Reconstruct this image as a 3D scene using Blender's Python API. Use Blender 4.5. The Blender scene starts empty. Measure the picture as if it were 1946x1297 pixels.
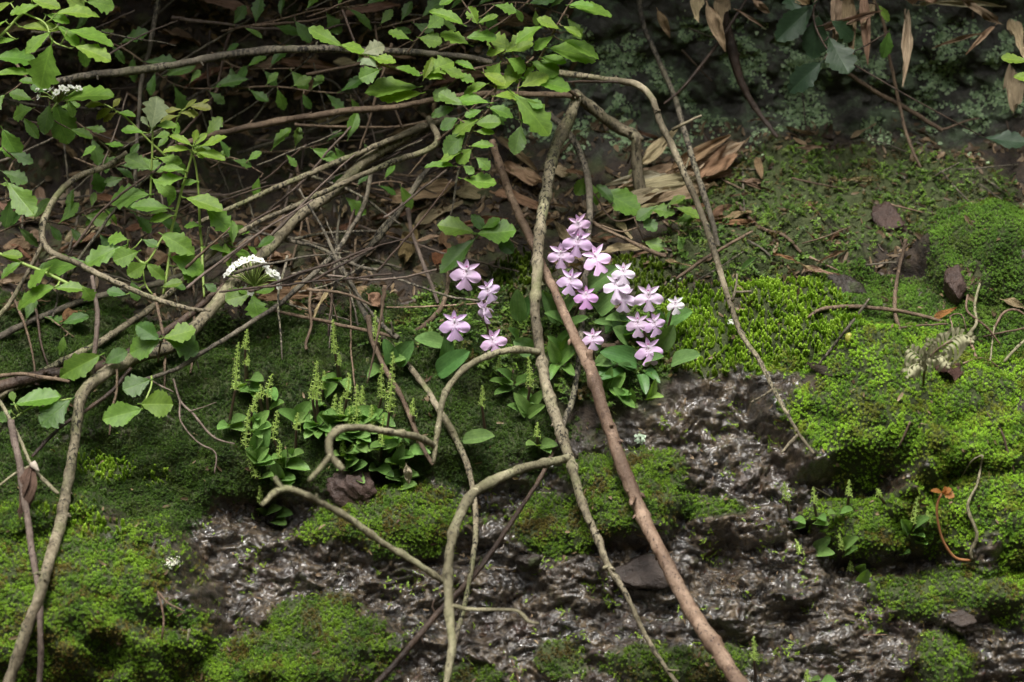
import bpy, math, random
import numpy as np
from mathutils import Vector, Matrix, Euler
from mathutils.bvhtree import BVHTree

random.seed(7)
RNG = np.random.default_rng(11)
scene = bpy.context.scene
COL = scene.collection

# ------------------------------------------------------------------ camera
PITCH = math.radians(20.0)
DIST = 1.67                      # metres from the lens to the flowers
FPX = 1946 * 100.0 / 36.0        # focal length in photograph pixels
FWD = np.array([0.0, math.cos(PITCH), -math.sin(PITCH)])
UPV = np.array([0.0, math.sin(PITCH), math.cos(PITCH)])
CAM = -DIST * FWD
PX = DIST / FPX                  # metres per photograph pixel at the flowers
cam_data = bpy.data.cameras.new('camera')
cam_data.lens = 100.0
cam_data.sensor_width = 36.0
cam_data.clip_start = 0.05
cam_data.clip_end = 200.0
cam_data.dof.use_dof = True
cam_data.dof.focus_distance = 1.648
cam_data.dof.aperture_fstop = 7.1
cam = bpy.data.objects.new('camera', cam_data)
cam.location = CAM
cam.rotation_euler = (math.pi / 2 - PITCH, 0, 0)
COL.objects.link(cam)
scene.camera = cam

# ------------------------------------------------------------------ light
SUN_ELEV, SUN_AZ = math.radians(72), math.radians(195)    # azimuth clockwise from +Y
world = bpy.data.worlds.new('World')
scene.world = world
world.use_nodes = True
wn = world.node_tree.nodes
wl = world.node_tree.links
wn.clear()
sky = wn.new('ShaderNodeTexSky')
sky.sky_type = 'NISHITA'
sky.sun_disc = False
sky.sun_elevation = SUN_ELEV
sky.sun_rotation = SUN_AZ
sky.dust_density = 4.0
sky.air_density = 1.0
sky.ozone_density = 1.0
hs = wn.new('ShaderNodeHueSaturation')       # overcast: a nearly grey sky
hs.inputs['Saturation'].default_value = 0.16
bg = wn.new('ShaderNodeBackground')
bg.inputs['Strength'].default_value = 0.15
wo = wn.new('ShaderNodeOutputWorld')
wl.new(sky.outputs[0], hs.inputs['Color'])
wl.new(hs.outputs[0], bg.inputs['Color'])
wl.new(bg.outputs[0], wo.inputs['Surface'])

sun_data = bpy.data.lights.new('sun', 'SUN')
sun_data.energy = 1.5
sun_data.angle = math.radians(15)
sun_data.color = (1.0, 0.96, 0.88)
sun = bpy.data.objects.new('sun', sun_data)
sd = Vector((math.sin(SUN_AZ) * math.cos(SUN_ELEV), math.cos(SUN_AZ) * math.cos(SUN_ELEV), math.sin(SUN_ELEV)))
sun.rotation_euler = sd.to_track_quat('Z', 'Y').to_euler()
sun.location = sd * 5
COL.objects.link(sun)

vs = scene.view_settings
vs.view_transform = 'Standard'
vs.look = 'None'
vs.exposure = 1.45
vs.gamma = 1.0
scene.cycles.max_bounces = 4
scene.cycles.diffuse_bounces = 3
scene.cycles.glossy_bounces = 2
scene.cycles.transmission_bounces = 3
scene.cycles.transparent_max_bounces = 4
scene.cycles.caustics_reflective = False
scene.cycles.caustics_refractive = False
scene.cycles.sample_clamp_indirect = 4.0

# ------------------------------------------------------------------ pixel helpers
def at(px, py, d=0.0):
    """World point seen at a photograph pixel, d metres behind the flowers."""
    z = DIST + d
    return CAM + z * (FWD + np.array([(px - 973.0) / FPX, 0, 0]) - (py - 648.5) / FPX * UPV)

def project(P):
    Q = np.asarray(P) - CAM
    z = Q @ FWD
    return 973.0 + FPX * Q[..., 0] / z, 648.5 - FPX * (Q @ UPV) / z, z - DIST

# ------------------------------------------------------------------ noise
_perm = np.random.default_rng(5).permutation(256)
_perm = np.concatenate([_perm, _perm, _perm])
_ga = np.random.default_rng(6).uniform(0, 2 * np.pi, 256)
_gx, _gy = np.cos(_ga), np.sin(_ga)

def perlin(x, y, seed=0):
    x = np.asarray(x, float) + seed * 17.37
    y = np.asarray(y, float) + seed * 5.91
    xi, yi = np.floor(x).astype(int), np.floor(y).astype(int)
    xf, yf = x - xi, y - yi
    u = xf * xf * xf * (xf * (xf * 6 - 15) + 10)
    v = yf * yf * yf * (yf * (yf * 6 - 15) + 10)
    def g(i, j, dx, dy):
        h = _perm[_perm[i & 255] + (j & 255)]
        return _gx[h] * dx + _gy[h] * dy
    a = g(xi, yi, xf, yf); b = g(xi + 1, yi, xf - 1, yf)
    c = g(xi, yi + 1, xf, yf - 1); d = g(xi + 1, yi + 1, xf - 1, yf - 1)
    return 1.5 * ((a + (b - a) * u) + ((c + (d - c) * u) - (a + (b - a) * u)) * v)

def fbm(x, y, seed=0, octv=4, gain=0.5):
    s, a = 0.0, 1.0
    for k in range(octv):
        s = s + a * perlin(x * 2 ** k, y * 2 ** k, seed + k)
        a *= gain
    return s

def smooth(e0, e1, x):
    t = np.clip((x - e0) / (e1 - e0), 0, 1)
    return t * t * (3 - 2 * t)

# ------------------------------------------------------------------ materials
def new_mat(name):
    m = bpy.data.materials.new(name)
    m.use_nodes = True
    nt = m.node_tree
    nt.nodes.clear()
    out = nt.nodes.new('ShaderNodeOutputMaterial')
    return m, nt, out

class NT:
    """tiny node-writing helper"""
    def __init__(s, nt): s.nt = nt
    def n(s, t, **kw):
        nd = s.nt.nodes.new(t)
        for k, v in kw.items(): setattr(nd, k, v)
        return nd
    def l(s, a, b): s.nt.links.new(a, b)
    def noise(s, vec, scale, detail=4, rough=0.6, dist=0.0):
        nd = s.n('ShaderNodeTexNoise')
        nd.inputs['Scale'].default_value = scale
        nd.inputs['Detail'].default_value = detail
        nd.inputs['Roughness'].default_value = rough
        nd.inputs['Distortion'].default_value = dist
        if vec is not None: s.l(vec, nd.inputs['Vector'])
        return nd.outputs['Fac']
    def ramp(s, fac, stops):
        nd = s.n('ShaderNodeValToRGB')
        e = nd.color_ramp.elements
        while len(e) < len(stops): e.new(0.5)
        for q, (p, c) in zip(e, stops):
            q.position = p
            q.color = (c, c, c, 1) if isinstance(c, (int, float)) else (*c, 1)
        s.l(fac, nd.inputs['Fac'])
        return nd.outputs['Color']
    def mix(s, fac, a, b, mode='MIX'):
        nd = s.n('ShaderNodeMix', data_type='RGBA', blend_type=mode)
        for v, i in ((fac, 0), (a, 6), (b, 7)):
            if hasattr(v, 'is_linked'): s.l(v, nd.inputs[i])
            elif i == 0: nd.inputs[0].default_value = v
            else: nd.inputs[i].default_value = (*v, 1)
        return nd.outputs[2]
    def math(s, op, a, b=None):
        nd = s.n('ShaderNodeMath', operation=op)
        for i, v in enumerate((a, b)):
            if v is None: continue
            if hasattr(v, 'is_linked'): s.l(v, nd.inputs[i])
            else: nd.inputs[i].default_value = v
        return nd.outputs[0]
    def bump(s, h, strength, dist, normal=None):
        nd = s.n('ShaderNodeBump')
        nd.inputs['Strength'].default_value = strength
        nd.inputs['Distance'].default_value = dist
        s.l(h, nd.inputs['Height'])
        if normal is not None: s.l(normal, nd.inputs['Normal'])
        return nd.outputs['Normal']
    def bsdf(s, col, rough, normal=None, spec=0.5, **kw):
        nd = s.n('ShaderNodeBsdfPrincipled')
        for v, k in ((col, 'Base Color'), (rough, 'Roughness'), (spec, 'Specular IOR Level')):
            if hasattr(v, 'is_linked'): s.l(v, nd.inputs[k])
            elif k == 'Base Color': nd.inputs[k].default_value = (*v, 1)
            else: nd.inputs[k].default_value = v
        for k, v in kw.items(): nd.inputs[k.replace('_', ' ')].default_value = v
        if normal is not None: s.l(normal, nd.inputs['Normal'])
        return nd.outputs[0]
    def translucent(s, shader, col, fac):
        t = s.n('ShaderNodeBsdfTranslucent')
        if hasattr(col, 'is_linked'): s.l(col, t.inputs['Color'])
        else: t.inputs['Color'].default_value = (*col, 1)
        m = s.n('ShaderNodeMixShader')
        m.inputs[0].default_value = fac
        s.l(shader, m.inputs[1]); s.l(t.outputs[0], m.inputs[2])
        return m.outputs[0]

def bark_mat(name, c_dark, c_light, c_spot, spot=0.62, rough=0.75, green=0.0):
    m, nt, out = new_mat(name); k = NT(nt)
    co = k.n('ShaderNodeTexCoord').outputs['Object']
    mp = k.n('ShaderNodeMapping'); k.l(co, mp.inputs[0]); mp.inputs['Scale'].default_value = (1, 1, 0.45)
    v = mp.outputs[0]
    c = k.mix(k.ramp(k.noise(v, 120, 5, 0.65), [(0.32, 0.0), (0.68, 1.0)]), c_dark, c_light)
    if green: c = k.mix(k.ramp(k.noise(v, 55, 3), [(0.5, 0.0), (0.68, green)]), c, (0.10, 0.14, 0.03))
    sp = k.ramp(k.noise(v, 620, 4, 0.65), [(spot - .03, 0.0), (spot + 0.03, 1.0)])
    sp2 = k.ramp(k.noise(v, 45, 2), [(0.36, 0.15), (0.55, 1.0)])
    c = k.mix(k.ramp(k.noise(v, 34, 3, 0.5), [(0.36, 0.8), (0.58, 0.0)]), c, tuple(x * .5 for x in c_dark))
    c = k.mix(k.math('MULTIPLY', sp, sp2), c, c_spot)
    pale = k.ramp(k.noise(v, 260, 4, 0.7), [(0.62, 0.0), (0.75, 0.6)])
    c = k.mix(pale, c, tuple(min(1, x * 1.5) for x in c_light))
    h = k.math('ADD', k.noise(v, 420, 5, 0.65), k.math('MULTIPLY', k.noise(v, 90, 3), 1.5))
    nrm = k.bump(h, 0.8, 0.0018)
    k.l(k.bsdf(c, rough, nrm, 0.3), out.inputs[0])
    return m

def leaf_mat(name, transl=0.3, rough=0.42, vein=0.5, spec=0.45, parallel=False):
    """green blade; the colour of each leaf is its object colour"""
    m, nt, out = new_mat(name); k = NT(nt)
    oi = k.n('ShaderNodeObjectInfo')
    uv = k.n('ShaderNodeUVMap').outputs[0]
    sx = k.n('ShaderNodeSeparateXYZ'); k.l(uv, sx.inputs[0])
    au = k.math('ABSOLUTE', k.math('SUBTRACT', sx.outputs[0], 0.5))
    w = k.math('SINE', k.math('MULTIPLY', k.math('SUBTRACT', sx.outputs[1], k.math('MULTIPLY', au, 0.75)), 48.0))
    if parallel: w = k.math('SINE', k.math('MULTIPLY', au, 70.0))
    side = k.ramp(w, [(0.5 if parallel else 0.80, 0.0), (0.98, 1.0)])
    mid = k.ramp(au, [(0.006, 1.0), (0.03, 0.0)])
    veins = k.math('MAXIMUM', k.math('MULTIPLY', side, 0.55), mid)
    co = k.n('ShaderNodeTexCoord').outputs['Object']
    no = k.noise(co, 7.0, 5, 0.65)
    base = k.mix(k.ramp(no, [(0.3, 0.0), (0.75, 1.0)]), (0.72, 0.74, 0.7), (1.2, 1.15, 1.1))
    c = k.mix(1.0, oi.outputs['Color'], base, 'MULTIPLY')
    c = k.mix(k.math('MULTIPLY', veins, vein), c, k.mix(1.0, c, (1.7, 1.55, 1.6), 'MULTIPLY'))
    blot = k.ramp(k.noise(co, 13.0, 3), [(0.70, 0.0), (0.78, 0.5)])
    c = k.mix(blot, c, (0.12, 0.13, 0.03))
    nrm = k.bump(k.math('ADD', k.math('MULTIPLY', veins, -0.6), k.math('MULTIPLY', k.noise(co, 40, 3), 0.8)), 0.35, 0.0006)
    b = k.bsdf(c, rough, nrm, spec)
    tc = k.mix(1.0, c, (1.35, 1.5, 0.45), 'MULTIPLY')
    k.l(k.translucent(b, tc, transl), out.inputs[0])
    return m

def tint_mat(name, attr_type='INSTANCER', transl=0.25, rough=0.5, spec=0.3):
    """moss and other scattered growth: colour from the point each shoot grows on"""
    m, nt, out = new_mat(name); k = NT(nt)
    a = k.n('ShaderNodeAttribute', attribute_type=attr_type, attribute_name='tint')
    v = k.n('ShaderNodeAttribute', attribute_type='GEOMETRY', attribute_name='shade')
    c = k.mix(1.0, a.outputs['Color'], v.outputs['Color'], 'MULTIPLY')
    b = k.bsdf(c, rough, None, spec)
    tc = k.mix(1.0, c, (1.3, 1.4, 0.5), 'MULTIPLY')
    k.l(k.translucent(b, tc, transl), out.inputs[0])
    return m

def plain_mat(name, col, rough=0.6, spec=0.3, transl=0.0, var=0.25, nscale=300, bump=0.3, bd=0.0005):
    m, nt, out = new_mat(name); k = NT(nt)
    co = k.n('ShaderNodeTexCoord').outputs['Object']
    no = k.noise(co, nscale, 5, 0.6)
    c = k.mix(no, tuple(x * (1 - var) for x in col), tuple(min(1, x * (1 + var)) for x in col))
    b = k.bsdf(c, rough, k.bump(no, bump, bd), spec)
    if transl: b = k.translucent(b, c, transl)
    k.l(b, out.inputs[0])
    return m

def dry_mat(name):
    """papery dead leaf with lengthwise fibres; tone from the object colour"""
    m, nt, out = new_mat(name); k = NT(nt)
    oi = k.n('ShaderNodeObjectInfo')
    uv = k.n('ShaderNodeUVMap').outputs[0]
    mp = k.n('ShaderNodeMapping'); k.l(uv, mp.inputs[0]); mp.inputs['Scale'].default_value = (26, 1.2, 1)
    fib = k.noise(mp.outputs[0], 3.0, 4, 0.6)
    co = k.n('ShaderNodeTexCoord').outputs['Object']
    blo = k.noise(co, 6, 5, 0.65)
    c = k.mix(1.0, oi.outputs['Color'], k.mix(k.ramp(fib, [(0.3, 0.0), (0.7, 1.0)]), (0.45, 0.42, 0.38), (1.35, 1.35, 1.32)), 'MULTIPLY')
    c = k.mix(k.ramp(blo, [(0.55, 0.0), (0.75, 0.5)]), c, (0.12, 0.085, 0.05))
    nrm = k.bump(fib, 0.8, 0.0018)
    b = k.bsdf(c, 0.7, nrm, 0.25)
    k.l(k.translucent(b, c, 0.2), out.inputs[0])
    return m

def rock_mat(name, c1, c2, rough=0.35, moss=0.0):
    m, nt, out = new_mat(name); k = NT(nt)
    co = k.n('ShaderNodeTexCoord').outputs['Object']
    a = k.noise(co, 60, 6, 0.65)
    c = k.mix(k.ramp(a, [(0.3, 0.0), (0.7, 1.0)]), c1, c2)
    c = k.mix(k.ramp(k.noise(co, 420, 4, 0.7), [(0.55, 0.0), (0.7, 0.6)]), c, tuple(x * 0.4 for x in c1))
    if moss: c = k.mix(k.ramp(k.noise(co, 90, 4), [(0.52, 0.0), (0.64, moss)]), c, (0.05, 0.08, 0.015))
    h = k.math('ADD', k.noise(co, 300, 6, 0.7), k.math('MULTIPLY', a, 2.0))
    r = k.ramp(k.noise(co, 110, 4), [(0.35, rough * 1.1), (0.65, min(1, rough * 2.2))])
    k.l(k.bsdf(c, r, k.bump(h, 0.8, 0.0022), 0.4), out.inputs[0])
    return m

M = {}
M['bark_tan'] = bark_mat('bark_tan', (0.12, 0.097, 0.06), (0.34, 0.295, 0.20), (0.02, 0.017, 0.012), 0.55, green=0.5)
M['bark_pale'] = bark_mat('bark_pale', (0.17, 0.15, 0.085), (0.36, 0.33, 0.215), (0.04, 0.033, 0.022), 0.58, green=0.35)
M['bark_grey'] = bark_mat('bark_grey', (0.09, 0.075, 0.055), (0.22, 0.19, 0.14), (0.02, 0.018, 0.014), 0.52, green=0.2)
M['bark_brown'] = bark_mat('bark_brown', (0.085, 0.055, 0.035), (0.20, 0.145, 0.095), (0.03, 0.02, 0.015), 0.60)
M['cane'] = bark_mat('cane', (0.13, 0.078, 0.05), (0.33, 0.235, 0.165), (0.04, 0.024, 0.02), 0.60, rough=0.6)
M['twig_dark'] = bark_mat('twig_dark', (0.03, 0.02, 0.015), (0.10, 0.065, 0.045), (0.18, 0.14, 0.1), 0.66, rough=0.5)
M['twig_purple'] = bark_mat('twig_purple', (0.085, 0.062, 0.048), (0.20, 0.155, 0.125), (0.05, 0.03, 0.03), 0.62)
M['stem_green'] = plain_mat('stem_green', (0.19, 0.26, 0.06), 0.5, 0.4, nscale=150)
M['stem_red'] = plain_mat('stem_red', (0.055, 0.035, 0.022), 0.45, 0.4, nscale=150)
M['leaf'] = leaf_mat('leaf', transl=0.42)
M['leaf_soft'] = leaf_mat('leaf_soft', transl=0.5, rough=0.5, vein=0.45)
M['orchid_leaf'] = leaf_mat('orchid_leaf', transl=0.25, rough=0.27, vein=0.28, spec=0.55, parallel=True)
M['dry'] = dry_mat('dry')
M['moss'] = tint_mat('moss')
M['floret'] = plain_mat('floret', (0.40, 0.54, 0.13), 0.5, 0.3, 0.35, 0.3, 900)
M['white'] = plain_mat('white_petal', (0.86, 0.86, 0.80), 0.5, 0.3, 0.3, 0.06, 400)
M['rock_red'] = rock_mat('rock_red', (0.030, 0.018, 0.014), (0.072, 0.043, 0.033), 0.32)
M['rock_slab'] = rock_mat('rock_slab', (0.024, 0.018, 0.015), (0.062, 0.046, 0.037), 0.24)
M['rock_dark'] = rock_mat('rock_dark', (0.018, 0.014, 0.011), (0.048, 0.038, 0.030), 0.24, 0.5)

# ------------------------------------------------------------------ mesh builders
class MB:
    def __init__(s): s.v = []; s.f = []; s.uv = []; s.n = 0; s.mi = []
    def add(s, verts, faces, uvs=None, mi=0):
        verts = np.asarray(verts, float)
        s.v.append(verts)
        s.uv.append(np.zeros((len(verts), 2)) if uvs is None else np.asarray(uvs, float))
        o = s.n
        s.f.extend([tuple(int(i) + o for i in f) for f in faces])
        s.mi.extend([mi] * len(faces))
        s.n += len(verts)
        return s
    def mesh(s, name, mats, base=None, smooth=True):
        V = np.concatenate(s.v)
        if base is not None: V = V - np.asarray(base)
        UV = np.concatenate(s.uv)
        me = bpy.data.meshes.new(name)
        me.from_pydata(V.tolist(), [], s.f)
        uvl = me.uv_layers.new(name='UVMap')
        li = np.empty(len(me.loops), np.int32)
        me.loops.foreach_get('vertex_index', li)
        uvl.data.foreach_set('uv', UV[li].ravel())
        for m in (mats if isinstance(mats, (list, tuple)) else [mats]): me.materials.append(m)
        if any(s.mi): me.polygons.foreach_set('material_index', s.mi)
        if smooth: me.polygons.foreach_set('use_smooth', [True] * len(me.polygons))
        me.update()
        return me

def obj(name, me, parent=None, loc=None, mat=None, color=None):
    o = bpy.data.objects.new(name, me)
    COL.objects.link(o)
    if parent is not None: o.parent = parent
    if loc is not None: o.location = Vector([float(x) for x in loc])
    if mat is not None: o.matrix_local = mat
    if color is not None: o.color = (*color, 1)
    return o

def tag(o, label, cat, group=None, kind=None):
    if label: o['label'] = label
    if cat: o['category'] = cat
    if group: o['group'] = group
    if kind: o['kind'] = kind
    return o

def catmull(P, step):
    P = np.asarray(P, float)
    if len(P) == 2: P = np.array([P[0], (P[0] + P[1]) / 2, P[1]])
    Q = np.vstack([2 * P[0] - P[1], P, 2 * P[-1] - P[-2]])
    out = []
    for i in range(1, len(Q) - 2):
        p0, p1, p2, p3 = Q[i - 1:i + 3]
        n = max(2, int(np.linalg.norm((p2 - p1)[:3]) / step))
        t = np.linspace(0, 1, n, endpoint=False)[:, None]
        out.append(0.5 * (2 * p1 + (p2 - p0) * t + (2 * p0 - 5 * p1 + 4 * p2 - p3) * t ** 2 + (3 * p1 - p0 - 3 * p2 + p3) * t ** 3))
    out.append(Q[-2][None])
    return np.concatenate(out)

def tube(mb, P, R, sides=8, mi=0, rough=0.0, cap=True):
    P = np.asarray(P, float); R = np.asarray(R, float)
    n = len(P)
    T = np.gradient(P, axis=0)
    T /= np.linalg.norm(T, axis=1)[:, None] + 1e-12
    a = np.array([0.31, 0.2, 0.93])
    N = np.empty_like(P)
    for i in range(n):
        a = a - T[i] * (a @ T[i])
        a /= np.linalg.norm(a) + 1e-12
        N[i] = a
    B = np.cross(T, N)
    th = np.linspace(0, 2 * np.pi, sides, endpoint=False)
    ca, sa = np.cos(th), np.sin(th)
    rr = R[:, None] * np.ones(sides)
    if rough:
        ph = random.uniform(0, 50)
        cum = np.concatenate([[0], np.cumsum(np.linalg.norm(np.diff(P, axis=0), axis=1))])
        rr = rr * (1 + rough * fbm(cum[:, None] * 160 + ph, th[None, :] * 0.8 + ph, 3, 3))
    V = P[:, None, :] + rr[..., None] * (ca[None, :, None] * N[:, None] + sa[None, :, None] * B[:, None])
    F = []
    for i in range(n - 1):
        o = i * sides
        for j in range(sides):
            k = (j + 1) % sides
            F.append((o + j, o + k, o + sides + k, o + sides + j))
    if cap:
        F.append(tuple(range(sides - 1, -1, -1)))
        F.append(tuple((n - 1) * sides + j for j in range(sides)))
    mb.add(V.reshape(-1, 3), F, None, mi)

# ------------------------------------------------------------------ the bank: one sheet, from an added slope behind the camera up to the overhang
PROF = np.array([(-9.0, 9.0), (-7.0, 7.0), (-4.8, 3.6), (-3.4, 1.0), (-2.6, -0.2), (-2.1, -0.52), (-1.2, -0.56), (-0.6, -0.50), (-0.34, -0.42), (-0.235, -0.30), (-0.133, -0.164), (-0.036, -0.025), (0.0, 0.0), (0.067, 0.047),  # first points: unseen slope behind the camera, added to block low sky
                 (0.110, 0.062), (0.150, 0.078), (0.168, 0.10), (0.178, 0.15), (0.182, 0.21), (0.150, 0.27), (0.085, 0.33), (0.045, 0.40), (0.03, 0.50), (0.06, 0.62), (0.30, 0.76),  # overhang above the frame, brought forward to shade the background
                 (0.8, 0.92), (2.5, 1.1), (6.0, 1.4)])
_cs = np.concatenate([[0], np.cumsum(np.linalg.norm(np.diff(PROF, axis=0), axis=1))])
_fs = np.arange(0, _cs[-1], 0.004)
_pf = np.stack([np.interp(_fs, _cs, PROF[:, i]) for i in (0, 1)], 1)
_k = np.exp(-0.5 * (np.arange(-12, 13) / 4.0) ** 2); _k /= _k.sum()
for _i in (0, 1):
    _pf[12:-12, _i] = np.convolve(_pf[:, _i], _k, 'same')[12:-12]
_tan = np.gradient(_pf, axis=0); _tan /= np.linalg.norm(_tan, axis=1)[:, None]
S0 = _fs[np.argmin(np.abs(_pf[:, 0]) + np.abs(_pf[:, 1]))]      # arc length at the flowers' foot

def base_surface(X, s):
    y = np.interp(s, _fs, _pf[:, 0]); z = np.interp(s, _fs, _pf[:, 1])
    ty = np.interp(s, _fs, _tan[:, 0]); tz = np.interp(s, _fs, _tan[:, 1])
    P = np.stack([X, y, z], -1)
    N = np.stack([np.zeros_like(X), -tz, ty], -1)
    return P, N / np.linalg.norm(N, axis=-1, keepdims=True)

# mounds and hollows (centre, radii in photograph pixels, height in metres)
MOUNDS = [(150, 1165, 285, 195, .066), (420, 1290, 220, 80, .022), (625, 1235, 155, 98, .026), (60, 950, 240, 90, .016), (765, 995, 155, 75, .019),
          (1195, 945, 115, 92, .020), (1080, 1010, 110, 62, .006), (1700, 805, 250, 140, .046), (1480, 645, 230, 90, .012), (1900, 500, 130, 90, .028),
          (1850, 960, 165, 125, .038), (1645, 1010, 118, 60, .020), (1775, 1140, 128, 54, .017), (1762, 1260, 62, 64, .016), (1905, 1150, 70, 55, .010),
          (560, 825, 340, 115, .012), (880, 835, 170, 95, .011), (700, 690, 320, 65, .009), (250, 720, 260, 70, .010), (1280, 1255, 150, 42, .007),
          (1610, 920, 95, 42, -.020), (520, 975, 130, 42, -.012), (255, 1275, 55, 45, -.030), (1560, 470, 150, 60, .008), (1370, 820, 140, 60, .006),
          (1500, 1120, 170, 50, .006), (1340, 1180, 150, 40, .005), (1200, 1090, 110, 40, .004), (430, 640, 120, 40, -.012), (950, 960, 110, 40, -.006),
          (330, 330, 760, 250, -.032), (1345, 1000, 50, 34, .010), (1430, 1008, 72, 34, .012), (1400, 1110, 36, 30, .008), (1480, 1140, 50, 18, .007), (1745, 500, 48, 24, .008), (1000, 1180, 90, 26, .005), (1560, 1210, 120, 30, .006), (560, 1085, 50, 18, .006)]
# moss patches: kind, ellipses
PATCH = [
 ('star',   [(150, 1165, 235, 170), (285, 1125, 95, 85), (410, 1290, 200, 62), (30, 1290, 200, 120)], 'rounded yellow-green moss mound bulging into the lower left corner'),
 ('star',   [(620, 1235, 132, 88), (520, 1290, 90, 50)], 'brown-flecked moss cushion on wet rock at the bottom edge'),
 ('finger', [(175, 1012, 75, 24), (235, 1035, 55, 24), (215, 900, 70, 28), (320, 915, 30, 22)], 'bright finger-like moss shoots crowning the lower left mound'),
 ('fine',   [(120, 930, 330, 105), (330, 900, 90, 60), (30, 1010, 120, 60)], 'mid-green moss slope behind the lower left mound'),
 ('star',   [(765, 992, 135, 62), (660, 1010, 70, 30)], 'orange-tinted moss cushion below the green orchid colony'),
 ('star',   [(1195, 940, 100, 82), (1060, 1000, 100, 55), (1300, 965, 90, 26), (1120, 900, 60, 40)], 'dark green moss cushion behind the thick brown cane'),
 ('finger', [(1390, 655, 190, 62), (1490, 615, 130, 52), (1320, 590, 90, 50), (1540, 670, 90, 45), (1340, 690, 60, 40), (1440, 560, 120, 30)], 'lime green carpet of finger-like moss right of pink orchids'),
 ('finger', [(985, 530, 70, 34), (1215, 520, 62, 30), (1260, 560, 60, 30)], 'deep green finger-like moss behind the pink orchids'),
 ('star',   [(1700, 800, 215, 118), (1640, 690, 250, 62), (1840, 720, 120, 60)], 'large bright moss hummock at the middle of the right side'),
 ('fine',   [(1890, 490, 115, 75), (1780, 620, 260, 62), (1930, 600, 80, 70), (1650, 560, 140, 40)], 'velvety green moss on the upper right shoulder of the bank'),
 ('star',   [(1855, 950, 145, 112), (1930, 1040, 80, 110)], 'vivid moss hummock on the lower right beside the rooted sprig'),
 ('star',   [(1645, 1005, 108, 52), (1560, 985, 60, 30)], 'small moss cushion holding green orchids at lower right'),
 ('star',   [(1775, 1135, 122, 48), (1762, 1255, 56, 58), (1905, 1150, 66, 50), (1690, 1120, 60, 30)], 'broken moss tufts round the small rock at bottom right'),
 ('star',   [(1280, 1262, 140, 38), (1065, 1255, 45, 45), (900, 1290, 60, 26)], 'brownish moss streak on wet rock beneath the brown cane'),
 ('loose',  [(930, 640, 200, 75), (1010, 590, 180, 60), (1130, 720, 140, 50), (1250, 640, 90, 80), (880, 560, 90, 40)], 'loose leafy moss around the pink orchid stems'),
 ('fine',   [(300, 720, 440, 120), (640, 700, 420, 130), (860, 830, 215, 100), (540, 850, 310, 82), (60, 640, 260, 80), (430, 900, 200, 50)], 'dark fine moss carpet under the green orchid colony'),
 ('loose',  [(1600, 370, 330, 85), (1450, 460, 190, 75), (1750, 430, 180, 40), (1380, 430, 90, 50)], 'sparse leafy moss on the brown soil of the upper right slope'),
]
def ell(px, py, e, jit):
    return np.sqrt(((px - e[0]) / e[2]) ** 2 + ((py - e[1]) / e[3]) ** 2) + jit

def masks(px, py):
    """moss coverage of each patch at surface coordinates px, py"""
    j = 0.30 * fbm(px / 90, py / 90, 2, 4) + 0.10 * perlin(px / 14, py / 14, 9)
    out = []
    for kind, es, _ in PATCH:
        r = np.full(np.shape(px), 9.0)
        for e in es: r = np.minimum(r, ell(px, py, e, j))
        out.append(smooth(1.16, 0.86, r) if kind != 'finger' else smooth(1.3, 0.45, r))
    return out

def height(px, py):
    j = 0.16 * fbm(px / 120, py / 120, 4, 3)
    h = 0.006 * fbm(px / 260, py / 260, 1, 3)
    for cx, cy, rx, ry, hh in MOUNDS:
        r = np.clip(ell(px, py, (cx, cy, rx * 1.08, ry * 1.08), j), 0, 1)
        h = h + hh * (1 - r * r) ** (0.75 if hh > 0 else 1.4)
    mm = masks(px, py)
    moss = np.clip(np.max(mm, 0), 0, 1)
    # wet rock: warped ridges running down to the right, stepped ledges
    wx = px + 26 * perlin(px / 60, py / 60, 21); wy = py + 22 * perlin(px / 55, py / 55, 22)
    a = (wx * 0.86 + wy * 0.5); b = (-wx * 0.5 + wy * 0.86)
    rid = 1 - 2 * np.abs(perlin(a / 58, b / 26, 31))
    rid2 = 1 - 2 * np.abs(perlin(a / 24, b / 13, 32))
    rid3 = perlin(a / 10, b / 7.5, 33)
    led = fbm(wx / 150, wy / 85, 35, 3)
    led = (np.floor(led * 3.5) + smooth(0.55, 1.0, led * 3.5 - np.floor(led * 3.5))) / 3.5
    rockiness = smooth(760, 860, py + 60 * perlin(px / 200, py / 200, 8)) * smooth(2600, 2100, py)
    rockiness = np.maximum(rockiness, smooth(1.1, .7, ell(px, py, (1400, 790, 150, 90), j)))
    crk = np.abs(perlin(px / 52 + .4 * perlin(px / 20, py / 20, 47), py / 36, 45))
    rk = 0.0006 * rid + 0.0009 * rid2 + 0.0008 * rid3 + 0.0021 * fbm(px / 34, py / 20, 37, 4, .66) + 0.012 * led - 0.0022 * smooth(.09, .0, crk)
    soil = 0.0022 * fbm(px / 45, py / 45, 41, 4) + 0.006 * fbm(px / 150, py / 120, 43, 2)
    h = h + rk * rockiness * (1 - moss) + soil * (1 - rockiness) + moss * (0.0025 + 0.0036 * fbm(px / 55, py / 48, 51, 3))
    # the lichen-covered rock wall at the back: blocky
    wall = smooth(300, 225, py + 50 * fbm(px / 130, py / 90, 65, 3))
    bl = fbm(px / 170, py / 110, 61, 3); bl = np.round(bl * 3) / 3 * 0.6 + bl * 0.4
    h = h + wall * (0.014 * bl + 0.0025 * fbm(px / 40, py / 36, 63, 3))
    # unseen brow above the picture, pushed lower to darken the thicket
    h = h + .04 * smooth(-250, -700, py) * smooth(-2600, -1700, py) * smooth(1500, 800, px) * smooth(-2500, -1500, px)
    return h, moss, rockiness, wall

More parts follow.
